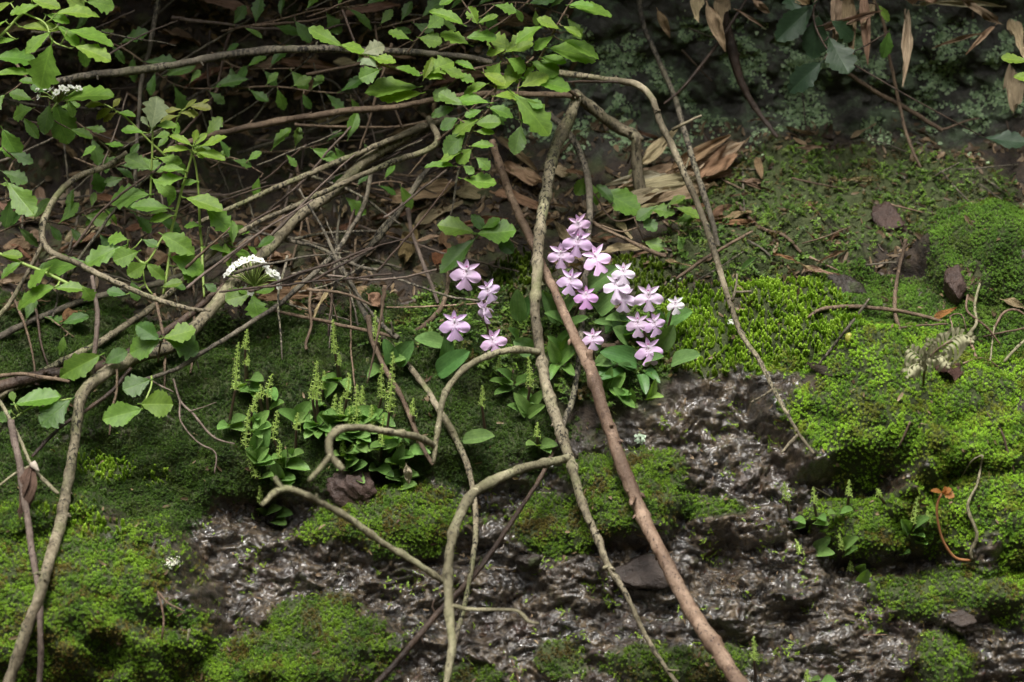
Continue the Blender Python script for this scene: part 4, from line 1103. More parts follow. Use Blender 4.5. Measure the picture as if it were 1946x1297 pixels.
leafy('leafy_twig', 'dense bright leafy branch arching over the top centre', [([(1100, 185, .03), (1070, 165, .02), (1020, 130, .0), (960, 120, -.015), (880, 135, -.02), (800, 140, -.025), (730, 125, -.03), (680, 102, -.03), (640, 86, -.03)], (8, 7, 6, 5, 4)),
       ([(1015, 130, .0), (1035, 95, -.012), (1058, 50, -.025), (1080, 12, -.03), (1098, -12, -.03)], (5, 5, 4)), ([(960, 120, -.015), (930, 80, -.02), (908, 45, -.025), (890, 20, -.025), (865, -20, -.025)], (5, 4, 4)),
       ([(950, 125, -.015), (942, 170, -.02), (930, 205, -.025), (905, 235, -.028), (885, 275, -.03), (885, 315, -.03), (895, 345, -.03)], (5, 4, 4)), ([(880, 135, -.02), (850, 165, -.02), (800, 172, -.02)], (4, 3)), ([(1000, 130, -.005), (985, 165, -.015), (985, 200, -.02), (990, 235, -.02)], (4, 3)), ([(775, 100, .01), (790, 78, .01), (812, 52, .008)], (4, 3))],
      [(650, 88, 588, 58, .4, 'b'), (645, 86, 694, 96, .4, 'y', 1.1), (690, 102, 728, 84, .7, 'g', 1.4), (715, 128, 688, 96, .8, 'g', 1.4), (700, 106, 750, 122, .3, 'y'), (722, 133, 684, 150, .75, 'm', 1.6), (750, 128, 798, 134, .3, 'b'), (792, 166, 697, 166, .3, 'm', 1.3), (800, 178, 725, 190, .3, 'y', 1.2),
       (803, 142, 858, 112, .35, 'y', 1.3), (842, 150, 806, 132, .6, 'y', 1.5), (805, 150, 822, 112, .7, 'y'), (860, 142, 900, 150, .4, 'b'), (838, 130, 880, 148, .4, 'b', 1.1), (930, 196, 864, 190, .28, 'b', 1.2), (940, 183, 988, 178, .3, 'y', 1.2), (880, 47, 826, 12, .5, 'b', 1.1), (907, 44, 890, 14, .9, 'y', 1.6),
       (910, 44, 945, 30, .3, 'b', 1.2), (812, 54, 840, 34, .8, 'b', 1.6), (780, 76, 742, 57, .4, 'b', 1.1), (796, 72, 838, 82, .6, 'b', 1.6), (893, 86, 842, 58, .4, 'b', 1.1), (885, 72, 940, 62, .4, 'm', 1.2), (975, 92, 928, 72, .6, 'y', 1.4), (960, 100, 1010, 72, .6, 'y', 1.5), (862, 206, 822, 216, .6, 'd', 1.4),
       (884, 252, 845, 292, .8, 'd', 1.6), (912, 226, 860, 250, .3, 'b', 1.1), (904, 250, 938, 250, .4, 'b', 1.2), (876, 290, 838, 300, .3, 'b'), (896, 284, 868, 308, .8, 'b', 1.5), (862, 316, 810, 307, .3, 'b'), (878, 340, 940, 352, .35, 'm', 1.3), (896, 278, 934, 270, .4, 'b', 1.4), (880, 315, 900, 330, .7, 'm', 1.4),
       (1090, 15, 1162, 22, .28, 'b', 1.2), (1035, 48, 980, 70, .3, 'b'), (1062, 55, 1024, 34, .45, 'y', 1.1), (1070, 50, 1104, 66, .4, 'y'), (1050, 70, 1015, 92, .5, 'b', 1.2), (1072, 78, 1140, 98, .35, 'b', 1.2), (1042, 92, 1132, 106, .45, 'b', 1.3), (975, 98, 1010, 80, .4, 'y', 1.5), (1018, 126, 962, 142, .6, 'y', 1.6), (1010, 118, 1060, 135, .5, 'b', 1.5),
       (1000, 150, 1082, 168, .4, 'b', 1.3), (976, 180, 1046, 244, .5, 'b', 1.1), (985, 150, 940, 165, .4, 'y', 1.4), (990, 165, 1040, 140, .4, 'y', 1.2), (990, 240, 978, 292, .8, 'd', 1.3), (985, 228, 1036, 243, .4, 'd', 1.3), (950, 120, 930, 150, .7, 'b', 1.5), (965, 112, 1000, 130, .6, 'b', 1.5), (920, 140, 960, 160, .4, 'y', 1.5),
       (900, 132, 870, 112, .4, 'b', 1.3), (930, 205, 975, 215, .5, 'm', 1.4), (925, 160, 880, 172, .4, 'b', 1.3), (960, 95, 925, 100, .4, 'y', 1.5), (1030, 110, 1075, 118, .4, 'b', 1.4), (905, 235, 950, 232, .5, 'm', 1.4), (880, 200, 835, 180, .4, 'm', 1.2), (1080, 10, 1125, 5, .4, 'b'), (870, -5, 835, 8, .4, 'm', 1.3), (940, 10, 980, 18, .4, 'm', 1.4),
       (850, 165, 826, 190, .6, 'm', 1.4), (915, 210, 885, 222, .5, 'm', 1.4), (960, 205, 940, 235, .7, 'd', 1.5), (1000, 190, 1030, 205, .5, 'm', 1.4), (1010, 145, 1055, 155, .5, 'b', 1.4), (870, 225, 838, 245, .6, 'd', 1.5), (905, 300, 930, 318, .6, 'm', 1.3)], 'bark_brown', False)
leafy('leafy_twig', 'leafy twig with toothed leaves in the middle of the left side', [([(170, 505, .0), (235, 470, -.005), (275, 500, -.01), (310, 450, -.01), (318, 470, .0)], (5, 5, 4)), ([(270, 500, -.01), (276, 540, -.01), (290, 560, -.01)], (4, 4)), ([(325, 440, -.005), (322, 490, -.008), (310, 560, -.01)], (6, 6)), ([(384, 470, -.002), (385, 520, -.006), (388, 565, -.01)], (6, 5))],
      [(170, 500, 72, 503, .3, 'm', 1.1), (243, 456, 206, 450, .5, 'b', 1.4), (263, 478, 218, 496, .85, 'b', 1.5), (235, 468, 163, 494, .5, 'm', 1.1), (277, 502, 243, 522, .85, 'b', 1.6), (279, 502, 312, 528, .85, 'b', 1.5), (308, 446, 364, 474, .6, 'b', 1.4), (325, 488, 386, 515, .65, 'm', 1.4), (393, 470, 476, 473, .22, 'm', 1.1),
       (340, 505, 375, 530, .6, 'm', 1.4), (270, 455, 300, 470, .4, 'd', 1.2), (320, 540, 352, 548, .5, 'd', 1.3), (388, 540, 410, 550, .5, 'd', 1.3), (310, 545, 345, 536, .4, 'm', 1.2), (250, 535, 262, 570, .6, 'd', 1.2), (240, 560, 205, 555, .5, 'd', 1.2)], 'stem_green')
leafy('leafy_twig', 'leaves on the yellow-green shoot at the left edge, mid height', [([(40, 500, -.055), (90, 520, -.06), (155, 553, -.065)], (4, 4, 3))], [(2, 484, 42, 486, .4, 'b', 1.4), (95, 508, 50, 540, .4, 'b', 1.1), (104, 546, 26, 572, .4, 'm', 1.2), (106, 549, 157, 541, .4, 'm', 1.3), (158, 545, 175, 570, .7, 'm', 1.6), (40, 500, 0, 520, .4, 'm', 1.2)], 'stem_green')
leafy('leafy_twig', 'four-leaved sprig overlapping the bend of the thick speckled branch', [([(300, 690, -.045), (303, 665, -.05), (307, 644, -.055)], (4, 4))], [(302, 645, 260, 618, .75, 'd', 1.5), (303, 648, 247, 668, .75, 'm', 1.7), (310, 643, 370, 630, .5, 'b', 1.3), (312, 641, 378, 664, .65, 'd', 1.3)], 'bark_brown')
leafy('leafy_twig', 'two pale leaves hanging on a short twig over the dark moss at left', [([(288, 715, -.06), (287, 735, -.065), (275, 765, -.07), (270, 778, -.07)], (4, 4, 3))], [(268, 768, 327, 768, .85, 'b', 2.0), (270, 778, 197, 796, .75, 'b', 1.5), (286, 722, 236, 742, .6, 'd', 1.5)], 'stem_green')
leafy('leafy_twig', 'large single leaf beside the upright purple twig at left', [([(205, 690, -.05), (192, 676, -.055)], (4, 3))], [(190, 676, 114, 712, .75, 'm', 1.5), (200, 690, 240, 668, .5, 'd', 1.4)], 'bark_brown')
leafy('leafy_twig', 'dull leaves low at the left edge under the bare twig', [([(20, 800, -.07), (60, 775, -.07), (135, 758, -.07)], (4, 3))], [(135, 760, 78, 802, .6, 'd', 1.4), (30, 768, 112, 752, .4, 'm', 1.2), (20, 780, 0, 800, .5, 'm', 1.4), (26, 765, 22, 745, .7, 'm', 1.4)], 'stem_green')
leafy('leafy_twig', 'broad dark leaves hanging left of the topmost pink flowers', [([(985, 465, .02), (940, 445, .015), (902, 448, .01)], (4, 3)), ([(965, 452, .02), (966, 500, .015)], (3, 3))], [(900, 442, 836, 424, .5, 'm', 1.2), (902, 455, 838, 516, .6, 'd', 1.0), (906, 445, 978, 442, .5, 'm', 1.4), (920, 440, 900, 408, .6, 'd', 1.4), (945, 455, 975, 480, .5, 'd', 1.3), (915, 435, 950, 418, .4, 'm')], 'bark_brown')
leafy('leafy_twig', 'small dark leafy shoot right of the broken stub', [([(1095, 330, .06), (1130, 370, .05), (1170, 420, .04), (1240, 400, .035), (1280, 395, .03)], (4, 3))], [(1112, 345, 1140, 385, .7, 'm', 1.4), (1140, 362, 1216, 398, .5, 'm', 1.1), (1230, 396, 1280, 400, .4, 'm', 1.2), (1120, 335, 1095, 370, .7, 'm', 1.4), (1220, 410, 1245, 440, .7, 'd', 1.4), (1165, 385, 1140, 350, .6, 'd', 1.4), (1270, 390, 1300, 372, .5, 'b'), (1285, 395, 1330, 405, .3, 'b'), (1245, 395, 1210, 415, .5, 'd', 1.4), (1225, 460, 1265, 470, .5, 'm', 1.4)], 'bark_brown')
leafy('leafy_twig', 'bright leaf pair poking in at the right edge', [([(1990, 130, -.02), (1955, 128, -.02)], (4, 3))], [(1955, 116, 1904, 114, .35, 'y', 1.2), (1965, 150, 1928, 146, .5, 'y', 1.3)], 'stem_green', True)
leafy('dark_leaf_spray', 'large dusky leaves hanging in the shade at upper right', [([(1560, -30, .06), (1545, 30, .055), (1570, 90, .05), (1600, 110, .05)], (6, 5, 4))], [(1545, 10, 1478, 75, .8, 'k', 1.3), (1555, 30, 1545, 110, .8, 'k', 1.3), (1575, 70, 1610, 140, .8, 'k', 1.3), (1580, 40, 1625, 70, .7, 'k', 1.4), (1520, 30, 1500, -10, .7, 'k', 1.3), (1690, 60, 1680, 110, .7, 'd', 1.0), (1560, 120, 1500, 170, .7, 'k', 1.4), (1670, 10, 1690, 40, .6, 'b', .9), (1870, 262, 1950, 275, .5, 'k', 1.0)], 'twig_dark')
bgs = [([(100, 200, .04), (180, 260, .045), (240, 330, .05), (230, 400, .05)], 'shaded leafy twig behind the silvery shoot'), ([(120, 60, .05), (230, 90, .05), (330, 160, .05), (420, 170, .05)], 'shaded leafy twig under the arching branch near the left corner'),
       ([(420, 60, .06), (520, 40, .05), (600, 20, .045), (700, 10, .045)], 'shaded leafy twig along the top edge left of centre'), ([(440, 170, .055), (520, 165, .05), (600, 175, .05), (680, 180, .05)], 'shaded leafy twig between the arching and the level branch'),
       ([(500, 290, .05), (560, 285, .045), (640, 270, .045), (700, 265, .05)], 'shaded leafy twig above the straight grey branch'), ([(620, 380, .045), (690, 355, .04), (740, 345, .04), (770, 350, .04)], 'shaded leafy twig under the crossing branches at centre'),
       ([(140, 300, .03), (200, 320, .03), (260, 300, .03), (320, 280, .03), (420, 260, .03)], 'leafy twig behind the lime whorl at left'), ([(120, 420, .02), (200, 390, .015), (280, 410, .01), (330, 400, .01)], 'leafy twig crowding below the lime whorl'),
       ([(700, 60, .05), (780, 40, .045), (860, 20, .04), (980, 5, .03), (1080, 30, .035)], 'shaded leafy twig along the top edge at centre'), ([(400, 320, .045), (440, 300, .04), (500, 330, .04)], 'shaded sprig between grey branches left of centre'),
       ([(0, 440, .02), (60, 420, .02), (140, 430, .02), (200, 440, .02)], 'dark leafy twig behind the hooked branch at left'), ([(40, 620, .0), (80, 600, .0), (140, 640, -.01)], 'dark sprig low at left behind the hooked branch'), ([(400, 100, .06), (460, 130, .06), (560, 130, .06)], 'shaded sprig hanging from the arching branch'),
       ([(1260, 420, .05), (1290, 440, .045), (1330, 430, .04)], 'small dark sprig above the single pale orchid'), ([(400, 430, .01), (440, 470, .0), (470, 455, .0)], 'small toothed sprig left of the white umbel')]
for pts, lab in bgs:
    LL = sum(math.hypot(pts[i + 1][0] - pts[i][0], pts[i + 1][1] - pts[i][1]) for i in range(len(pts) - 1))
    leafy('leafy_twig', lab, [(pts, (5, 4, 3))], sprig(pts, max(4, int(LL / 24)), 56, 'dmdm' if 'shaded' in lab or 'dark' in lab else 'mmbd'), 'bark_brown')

# ------------------------------------------------------------------ white spirea flower heads
def floret_mesh():
    mb = MB()
    for k in range(5):
        a = k * 1.2566; c, s = math.cos(a), math.sin(a)
        ring = [(.05, 0), (.3, .26), (.62, .42), (.92, .30), (1.0, 0), (.92, -.30), (.62, -.42), (.3, -.26)]
        Vv = [(x * c - y * s, x * s + y * c, .22 * x * x - .1 * abs(y)) for x, y in ring]
        mb.add(Vv, [tuple(range(8))])
    for k in range(14):                         # stamens
        a = k * 2.4; r = .25 + .25 * (k % 3) / 2
        tube(mb, [(0, 0, 0), (r * .6 * math.cos(a), r * .6 * math.sin(a), .35), (r * math.cos(a), r * math.sin(a), .6)], [.02, .018, .05], 4)
    Vv = [(.2 * math.cos(i), .2 * math.sin(i), .02) for i in np.linspace(0, 6.283, 7)[:-1]] + [(0, 0, .16)]
    mb.add(Vv, [(i, (i + 1) % 6, 6) for i in range(6)], None, 1)
    return mb.mesh('floret', [M['white'], M['floret']])
FLORET = floret_mesh()
def umbel(label, hub, ends, d, leaves, stem_pts, size=11):
    mb, line = limb(stem_pts, (5, 4), 6, .03)
    H = at(*hub, d); fl = []
    for ex, ey, dd in ends:
        E = at(ex, ey, d + dd); mid = (H + E) / 2 + np.array([0, 0, .0015]) + (E - H) * .05
        tube(mb, [H, mid, E], [.0004, .00034, .0005], 5)
        fl.append((E, mid))
    root = obj('flowering_twig', mb.mesh('stem', M['stem_green'], H), None, H)
    tag(root, label, 'flower cluster')
    for E, mid in fl:
        dv = E - mid; dv = dv / np.linalg.norm(dv) + UPW * .5 + TOCAM * .45 + RNG.normal(0, .18, 3)
        q = Vector(dv).to_track_quat('Z', 'Y').to_matrix().to_4x4()
        s = size * PX * random.uniform(.85, 1.1)
        obj('floret', FLORET, root, None, Matrix.Translation(Vector(E - H)) @ q @ Matrix.Rotation(random.uniform(0, 6), 4, 'Z') @ Matrix.Scale(s, 4))
    for bx, by, tx, ty, face, tone, w in leaves:
        obj('leaf', random.choice(SPIREA), root, None, leaf_matrix(at(bx, by, d), at(tx, ty, d - .003), face, w, random.uniform(-.2, .2), H), jitter(GREEN[tone]))
e1 = []
for k in range(21):
    t = k / 20
    e1.append((430 + 100 * t, 520 - 26 * math.sin(math.pi * min(1, t * 1.1)) + (8 if t > .9 else 0) + random.uniform(-4, 6), random.uniform(-.008, .008)))
e1 += [(528, 530, 0), (529, 545, -.002), (476, 556, -.004), (468, 548, .003), (522, 520, -.005), (440, 512, -.006), (455, 503, -.006), (500, 502, -.006)]
umbel('domed white flower cluster at left, seen from the side', (484, 545), e1, -.02, [(478, 556, 430, 572, .75, 'm', 1.5), (480, 560, 490, 602, .8, 'm', 1.6), (486, 556, 520, 548, .5, 'm', 1.3), (470, 560, 455, 548, .5, 'm', 1.2), (490, 470, 520, 452, .4, 'd', 1.3)],
      [(484, 545, -.02), (480, 575, -.012), (470, 600, .0)], 8.5)
umbel('small white blossoms half hidden by leaves near the top left corner', (110, 195), [(72, 172, 0), (75, 184, 0), (108, 176, -.004), (118, 168, -.004), (126, 170, -.004), (134, 166, -.003), (142, 170, 0), (150, 168, 0), (122, 178, 0), (96, 172, 0), (130, 196, .002), (104, 184, 0), (88, 168, 0)], -.012, [], [(110, 195, -.012), (95, 215, -.01), (95, 225, -.01)], 8)

# ------------------------------------------------------------------ pink orchids
def petal_mat():
    m, nt, out = new_mat('orchid_petal'); k = NT(nt)
    oi = k.n('ShaderNodeObjectInfo')
    uv = k.n('ShaderNodeUVMap').outputs[0]
    sx = k.n('ShaderNodeSeparateXYZ'); k.l(uv, sx.inputs[0])
    co = k.n('ShaderNodeTexCoord').outputs['Object']
    no = k.noise(co, 5, 4)
    c = k.mix(k.ramp(sx.outputs[1], [(0.0, 0.0), (0.55, 1.0)]), (0.90, 0.82, 0.90), oi.outputs['Color'])
    c = k.mix(1.0, c, k.mix(no, (.92, .88, .94), (1.05, 1.05, 1.04)), 'MULTIPLY')
    b = k.bsdf(c, .45, k.bump(k.noise(co, 30, 3), .12, .0004), .35)
    k.l(k.translucent(b, c, .3), out.inputs[0])
    return m
M['petal'] = petal_mat()
M['spot'] = plain_mat('orchid_spot', (.32, .09, .24), .5, .3)
M['column'] = plain_mat('orchid_column', (.88, .80, .86), .4, .4, .2, .05)

def lip_mesh(seed, side=1.0, mid=1.0, notch=1.0):
    """three-lobed lip, unit = flower width; faces +z, y up"""
    r = random.Random(seed)
    half = [(.0, .045), (.05, .05), (.12, .045), (.22, .04), (.33, .01), (.43, -.05), (.49, -.13), (.50, -.21), (.46, -.285), (.39, -.335), (.29, -.34), (.20, -.315), (.135, -.275), (.09, -.245), (.085, -.31), (.11, -.38), (.165, -.445), (.205, -.505), (.18, -.56), (.09, -.585), (.0, -.545 + .03 * r.random())]
    half = [(x * (side if i < 13 else mid), y * (1 if i < 13 else .9 + .1 * mid)) for i, (x, y) in enumerate(half)]
    out = half + [(-x * r.uniform(.93, 1.05), y + r.uniform(-.01, .01)) for x, y in half[-2:0:-1]]
    O = np.array(out); c = np.array([0, -.17]); n = len(O)
    Vv, UV, F = [], [], []
    rings = [0.0, .25, .5, .75, .93, 1.0]
    ph = r.uniform(0, 6)
    for k, q in enumerate(rings):
        for i in range(n):
            p = c + (O[i] - c) * q
            rad = math.hypot(p[0], p[1])
            z = .10 * abs(p[0]) ** 1.2 * 1.2 - .45 * rad * rad * (1 if p[1] < -.25 else .45) + .02 * math.sin(i * 1.3 + ph) * q * q + .06 * math.exp(-(p[0] / .05) ** 2)
            Vv.append((p[0], p[1], z)); UV.append((.5 + p[0], min(1, rad / .5)))
    for k in range(len(rings) - 1):
        for i in range(n):
            j = (i + 1) % n; F.append((k * n + i, (k + 1) * n + i, (k + 1) * n + j, k * n + j))
    return MB().add(Vv, F, UV).mesh('lip', M['petal'])
def simple_petal(w, bend, cup, seed):
    nv, nu = 8, 3; Vv, UV, F = [], [], []
    for j in range(nv + 1):
        t = j / nv; ww = w * max(.03, math.sin(math.pi * (.10 + .90 * t) ** .85) ** .9) if t < 1 else w * .05
        for i in range(-nu, nu + 1):
            q = i / nu; Vv.append((q * ww, t, bend * t * t + cup * (q * ww) ** 2 * 6)); UV.append((.5 + q * .4, .25 + .5 * t))
    m = 2 * nu + 1
    for j in range(nv):
        for i in range(2 * nu): F.append((j * m + i, j * m + i + 1, (j + 1) * m + i + 1, (j + 1) * m + i))
    return MB().add(Vv, F, UV).mesh('sepal', M['petal'])
LIPS = [lip_mesh(1), lip_mesh(2, .95, 1.25), lip_mesh(3, 1.0, .9), lip_mesh(4, .9, 1.1), lip_mesh(5, 1.03, 1.4)]
SEPAL = [simple_petal(.20, .25, .5, 0), simple_petal(.22, .1, .6, 1), simple_petal(.18, .35, .4, 2)]
HOOD = simple_petal(.27, .30, 1.4, 3)
def marks_mesh(seed, big):
    r = random.Random(seed); mb = MB()
    def dot(x, y, s, z):
        a = np.linspace(0, 6.283, 7)[:-1]; k = r.uniform(.5, 1)
        mb.add([(x + s * math.cos(q), y + s * k * math.sin(q), z) for q in a] + [(x, y, z + s * .3)], [(i, (i + 1) % 6, 6) for i in range(6)])
    for k in range(12):
        x = r.uniform(-.085, .085); y = r.uniform(-.10, .03)
        dot(x, y, r.uniform(.009, .017), .10 * abs(x) ** 1.2 * 1.2 - .2 * (x * x + y * y) + .06 * math.exp(-(x / .05) ** 2) + .010)
    dot(0, .13, .036, .125)
    if big:
        for x in (-.1, .12)[:big]: dot(x, -.235, .022, .012)
    return mb.mesh('throat_marks', M['spot'])
MARKS = [marks_mesh(i, b) for i, b in enumerate((0, 0, 2, 1))]
def column_mesh():
    mb = MB(); tube(mb, [(0, -.03, .03), (0, .03, .075), (0, .10, .085), (0, .15, .06)], [.028, .034, .036, .012], 8)
    return mb.mesh('column', M['column'])
COLUMN = column_mesh()
PINK = (.78, .55, .80)
def flower(parent, origin, P, width, yaw, pitch, roll, tone, seed):
    """lip with hood, two spreading sepals, column and throat marks as sub-parts"""
    r = random.Random(seed)
    R = Matrix.Rotation(yaw, 4, 'Z') @ Matrix.Rotation(math.pi / 2 - pitch - .22, 4, 'X') @ Matrix.Rotation(roll, 4, 'Z')
    mat = Matrix.Translation(Vector(P - origin)) @ R @ Matrix.Scale(width, 4)
    vv = r.uniform(.9, 1.06); col = tuple(min(.95, c * k * vv * r.uniform(.96, 1.04)) for c, k in zip(PINK, tone)); width *= r.uniform(.94, 1.07); yaw += r.uniform(-.22, .22)
    f = obj('flower', r.choice(LIPS), parent, None, mat, col)
    for s in (-1, 1):
        a = s * r.uniform(.85, 1.2)
        obj('sepal', r.choice(SEPAL), f, None, Matrix.Translation((s * .03, .06, -.01)) @ Matrix.Rotation(-a, 4, 'Z') @ Matrix.Rotation(.05, 4, 'X') @ Matrix.Scale(r.uniform(.36, .42), 4), tuple(min(.95, c * 1.06) for c in col))
    obj('hood', HOOD, f, None, Matrix.Translation((0, .08, .0)) @ Matrix.Rotation(r.uniform(-.12, .12), 4, 'Z') @ Matrix.Rotation(.1, 4, 'X') @ Matrix.Scale(r.uniform(.28, .32), 4), col)
    obj('column', COLUMN, f)
    obj('throat_marks', r.choice(MARKS), f)
    mb = MB(); tube(mb, [(0, 0, .02), (.0, .03, -.12), (.02, -.02, -.30), (.0, -.14, -.42)], [.035, .03, .028, .03], 7)
    obj('spur', mb.mesh('spur', M['petal']), f, None, None, col)
    return f

def orchid_leaf(parent, base, bx, by, tx, ty, face, d, tone=(.105, .205, .060), w=1.0, dtip=None):
    gd = hit(bx, by)[2]
    B = at(bx, by, min(d, gd - .001)); T = at(tx, ty, min((d if dtip is None else dtip), hit(tx, ty)[2] - .004))
    return obj('leaf', random.choice(ORCHID), parent, None, leaf_matrix(B, T, face, w, random.uniform(-.25, .25), base), jitter(tone, .12))

def pink_orchid(label, foot, flowers, leaves, fd=.012):
    """foot: pixel where it grows; flowers: (px, py, width px, yaw, pitch, roll, tone)"""
    G, N, gd = hit(*foot)
    root = bpy.data.objects.new('pink_orchid', None); root.empty_display_size = .01; root.location = Vector(G); COL.objects.link(root)
    tag(root, label, 'orchid', 'pink orchids')
    fl = sorted(flowers, key=lambda f: -f[1])
    mb = MB()
    top = min(f[1] for f in fl); mx = sum(f[0] for f in fl) / len(fl)
    ys = lambda p: gd - (foot[1] - p) * PX * math.sin(PITCH) - fd
    spine = [(foot[0], foot[1], gd + .002)]
    for f in fl: spine.append((f[0] * .6 + mx * .4, f[1] - 4, min(ys(f[1]), hit(f[0], f[1])[2] - .012) + .006))
    P = np.array([at(*s) for s in spine]); 
    C = catmull(P, .002); tube(mb, C, np.linspace(.0009, .00055, len(C)), 7)
    for i, f in enumerate(fl):
        d = min(ys(f[1]), hit(f[0], f[1])[2] - .012)
        Q = at(f[0], f[1], d)
        mid = (P[i + 1] + Q) / 2 + np.array([0, .002, -.003])
        tube(mb, [P[i + 1], mid, Q + np.array([0, .003, -.001])], [.0005, .0005, .0006], 6)
    obj('stem', mb.mesh('stem', M['stem_red'], G), root)
    for i, f in enumerate(fl):
        d = min(ys(f[1]), hit(f[0], f[1])[2] - .012)
        flower(root, G, at(f[0], f[1], d), f[2] * PX * 1.05, f[3], f[4], f[5], f[6], int(f[0] * 7 + f[1]))
    for lf in leaves:
        d0 = hit(lf[0], lf[1])[2] - .002
        orchid_leaf(root, G, lf[0], lf[1], lf[2], lf[3], lf[4], d0 - .004, lf[5] if len(lf) > 5 else (.115, .215, .065), (lf[6] if len(lf) > 6 else 1.0) * .78, d0 - .018)
    return root
N1, PAL, DEEP = (1, 1, 1), (1.16, 1.42, 1.18), (.86, .70, .90)
FW = 1.08
GL, GD_ = (.13, .235, .075), (.075, .165, .048)
pink_orchid('pink orchid with four flowers zigzagging down, leftmost group', (915, 690), [(886, 515, 58, .0, .1, -.12, N1), (926, 549, 44, .35, .1, .35, (1.08, 1.2, 1.08)), (920, 588, 46, -1.05, -.1, .3, (1.1, 1.2, 1.1)), (936, 645, 48, .1, .2, .25, N1)],
            [(990, 610, 984, 552, .75, GL, 1.3), (984, 648, 972, 624, .6), (1000, 600, 1018, 555, .6, GD_)])
pink_orchid('single pink flower with a spread lip just left of the zigzag group', (852, 685), [(864, 612, 58, -.05, .1, .03, N1)], [(845, 656, 795, 641, .55, GL, 1.3), (848, 690, 852, 645, .7, GD_, 1.0), (832, 712, 884, 668, .75, GD_, 1.25)])
pink_orchid('tall pink orchid with the topmost flowers behind the upright branch', (1072, 590), [(1098, 424, 46, .3, .05, .25, (1.05, 1.1, 1.05)), (1097, 455, 56, .05, .15, -.1, N1), (1066, 481, 50, -.1, .1, .0, (1.08, 1.15, 1.08)), (1131, 488, 56, .2, .35, .3, (1.1, 1.15, 1.1))],
            [(1118, 548, 1170, 508, .75, GL, 1.2), (1060, 612, 1033, 556, .7, GL, 1.1), (1058, 618, 1092, 560, .5, GL, .8)])
pink_orchid('pink orchid with a pale and a deep mauve flower beside the brown cane', (1085, 620), [(1084, 530, 50, -.1, .15, -.1, (1.02, 1.05, 1.02)), (1113, 560, 44, .15, .3, .0, DEEP)], [(1075, 620, 1048, 590, .5), (1080, 625, 1110, 600, .5)])
pink_orchid('pale pink orchid with three flowers stacked closely, right of centre', (1172, 625), [(1184, 515, 42, .1, .25, .0, PAL), (1172, 540, 50, -.15, .5, .05, (1.1, 1.25, 1.1)), (1186, 563, 50, .0, .1, -.05, (1.1, 1.25, 1.1))],
            [(1135, 592, 1174, 552, .8, GL, 1.3), (1168, 622, 1146, 604, .6), (1190, 612, 1160, 598, .5), (1150, 632, 1200, 600, .5, GD_)])
pink_orchid('pink orchid with four flowers, the rightmost large group', (1215, 668), [(1232, 560, 54, .0, .1, .05, (1.1, 1.3, 1.12)), (1212, 612, 48, -.1, .15, .05, (1, 1.02, 1)), (1242, 612, 44, .5, .15, .2, N1), (1232, 662, 54, .05, .15, .12, (.98, .95, 1))],
            [(1210, 692, 1155, 664, .6, GD_, 1.2), (1195, 648, 1172, 625, .7, GL, 1.5), (1256, 662, 1280, 620, .85, GL, 1.5), (1276, 692, 1324, 670, .5, GL, 1.3), (1230, 690, 1250, 672, .6), (1185, 640, 1225, 615, .4, GD_)])
pink_orchid('very pale single flower at the right end of the orchid group', (1258, 664), [(1283, 576, 36, .1, .15, .1, (1.3, 1.75, 1.25))], [(1268, 618, 1308, 590, .6, GL, 1.4), (1262, 620, 1250, 590, .5, GD_)])
pink_orchid('low single pink flower between the brown cane and the stub', (1130, 700), [(1126, 640, 44, .0, .1, .05, (1.1, 1.25, 1.1))], [(1128, 690, 1150, 682, .5, GL, 1.5), (1120, 700, 1160, 720, .5, GD_)])

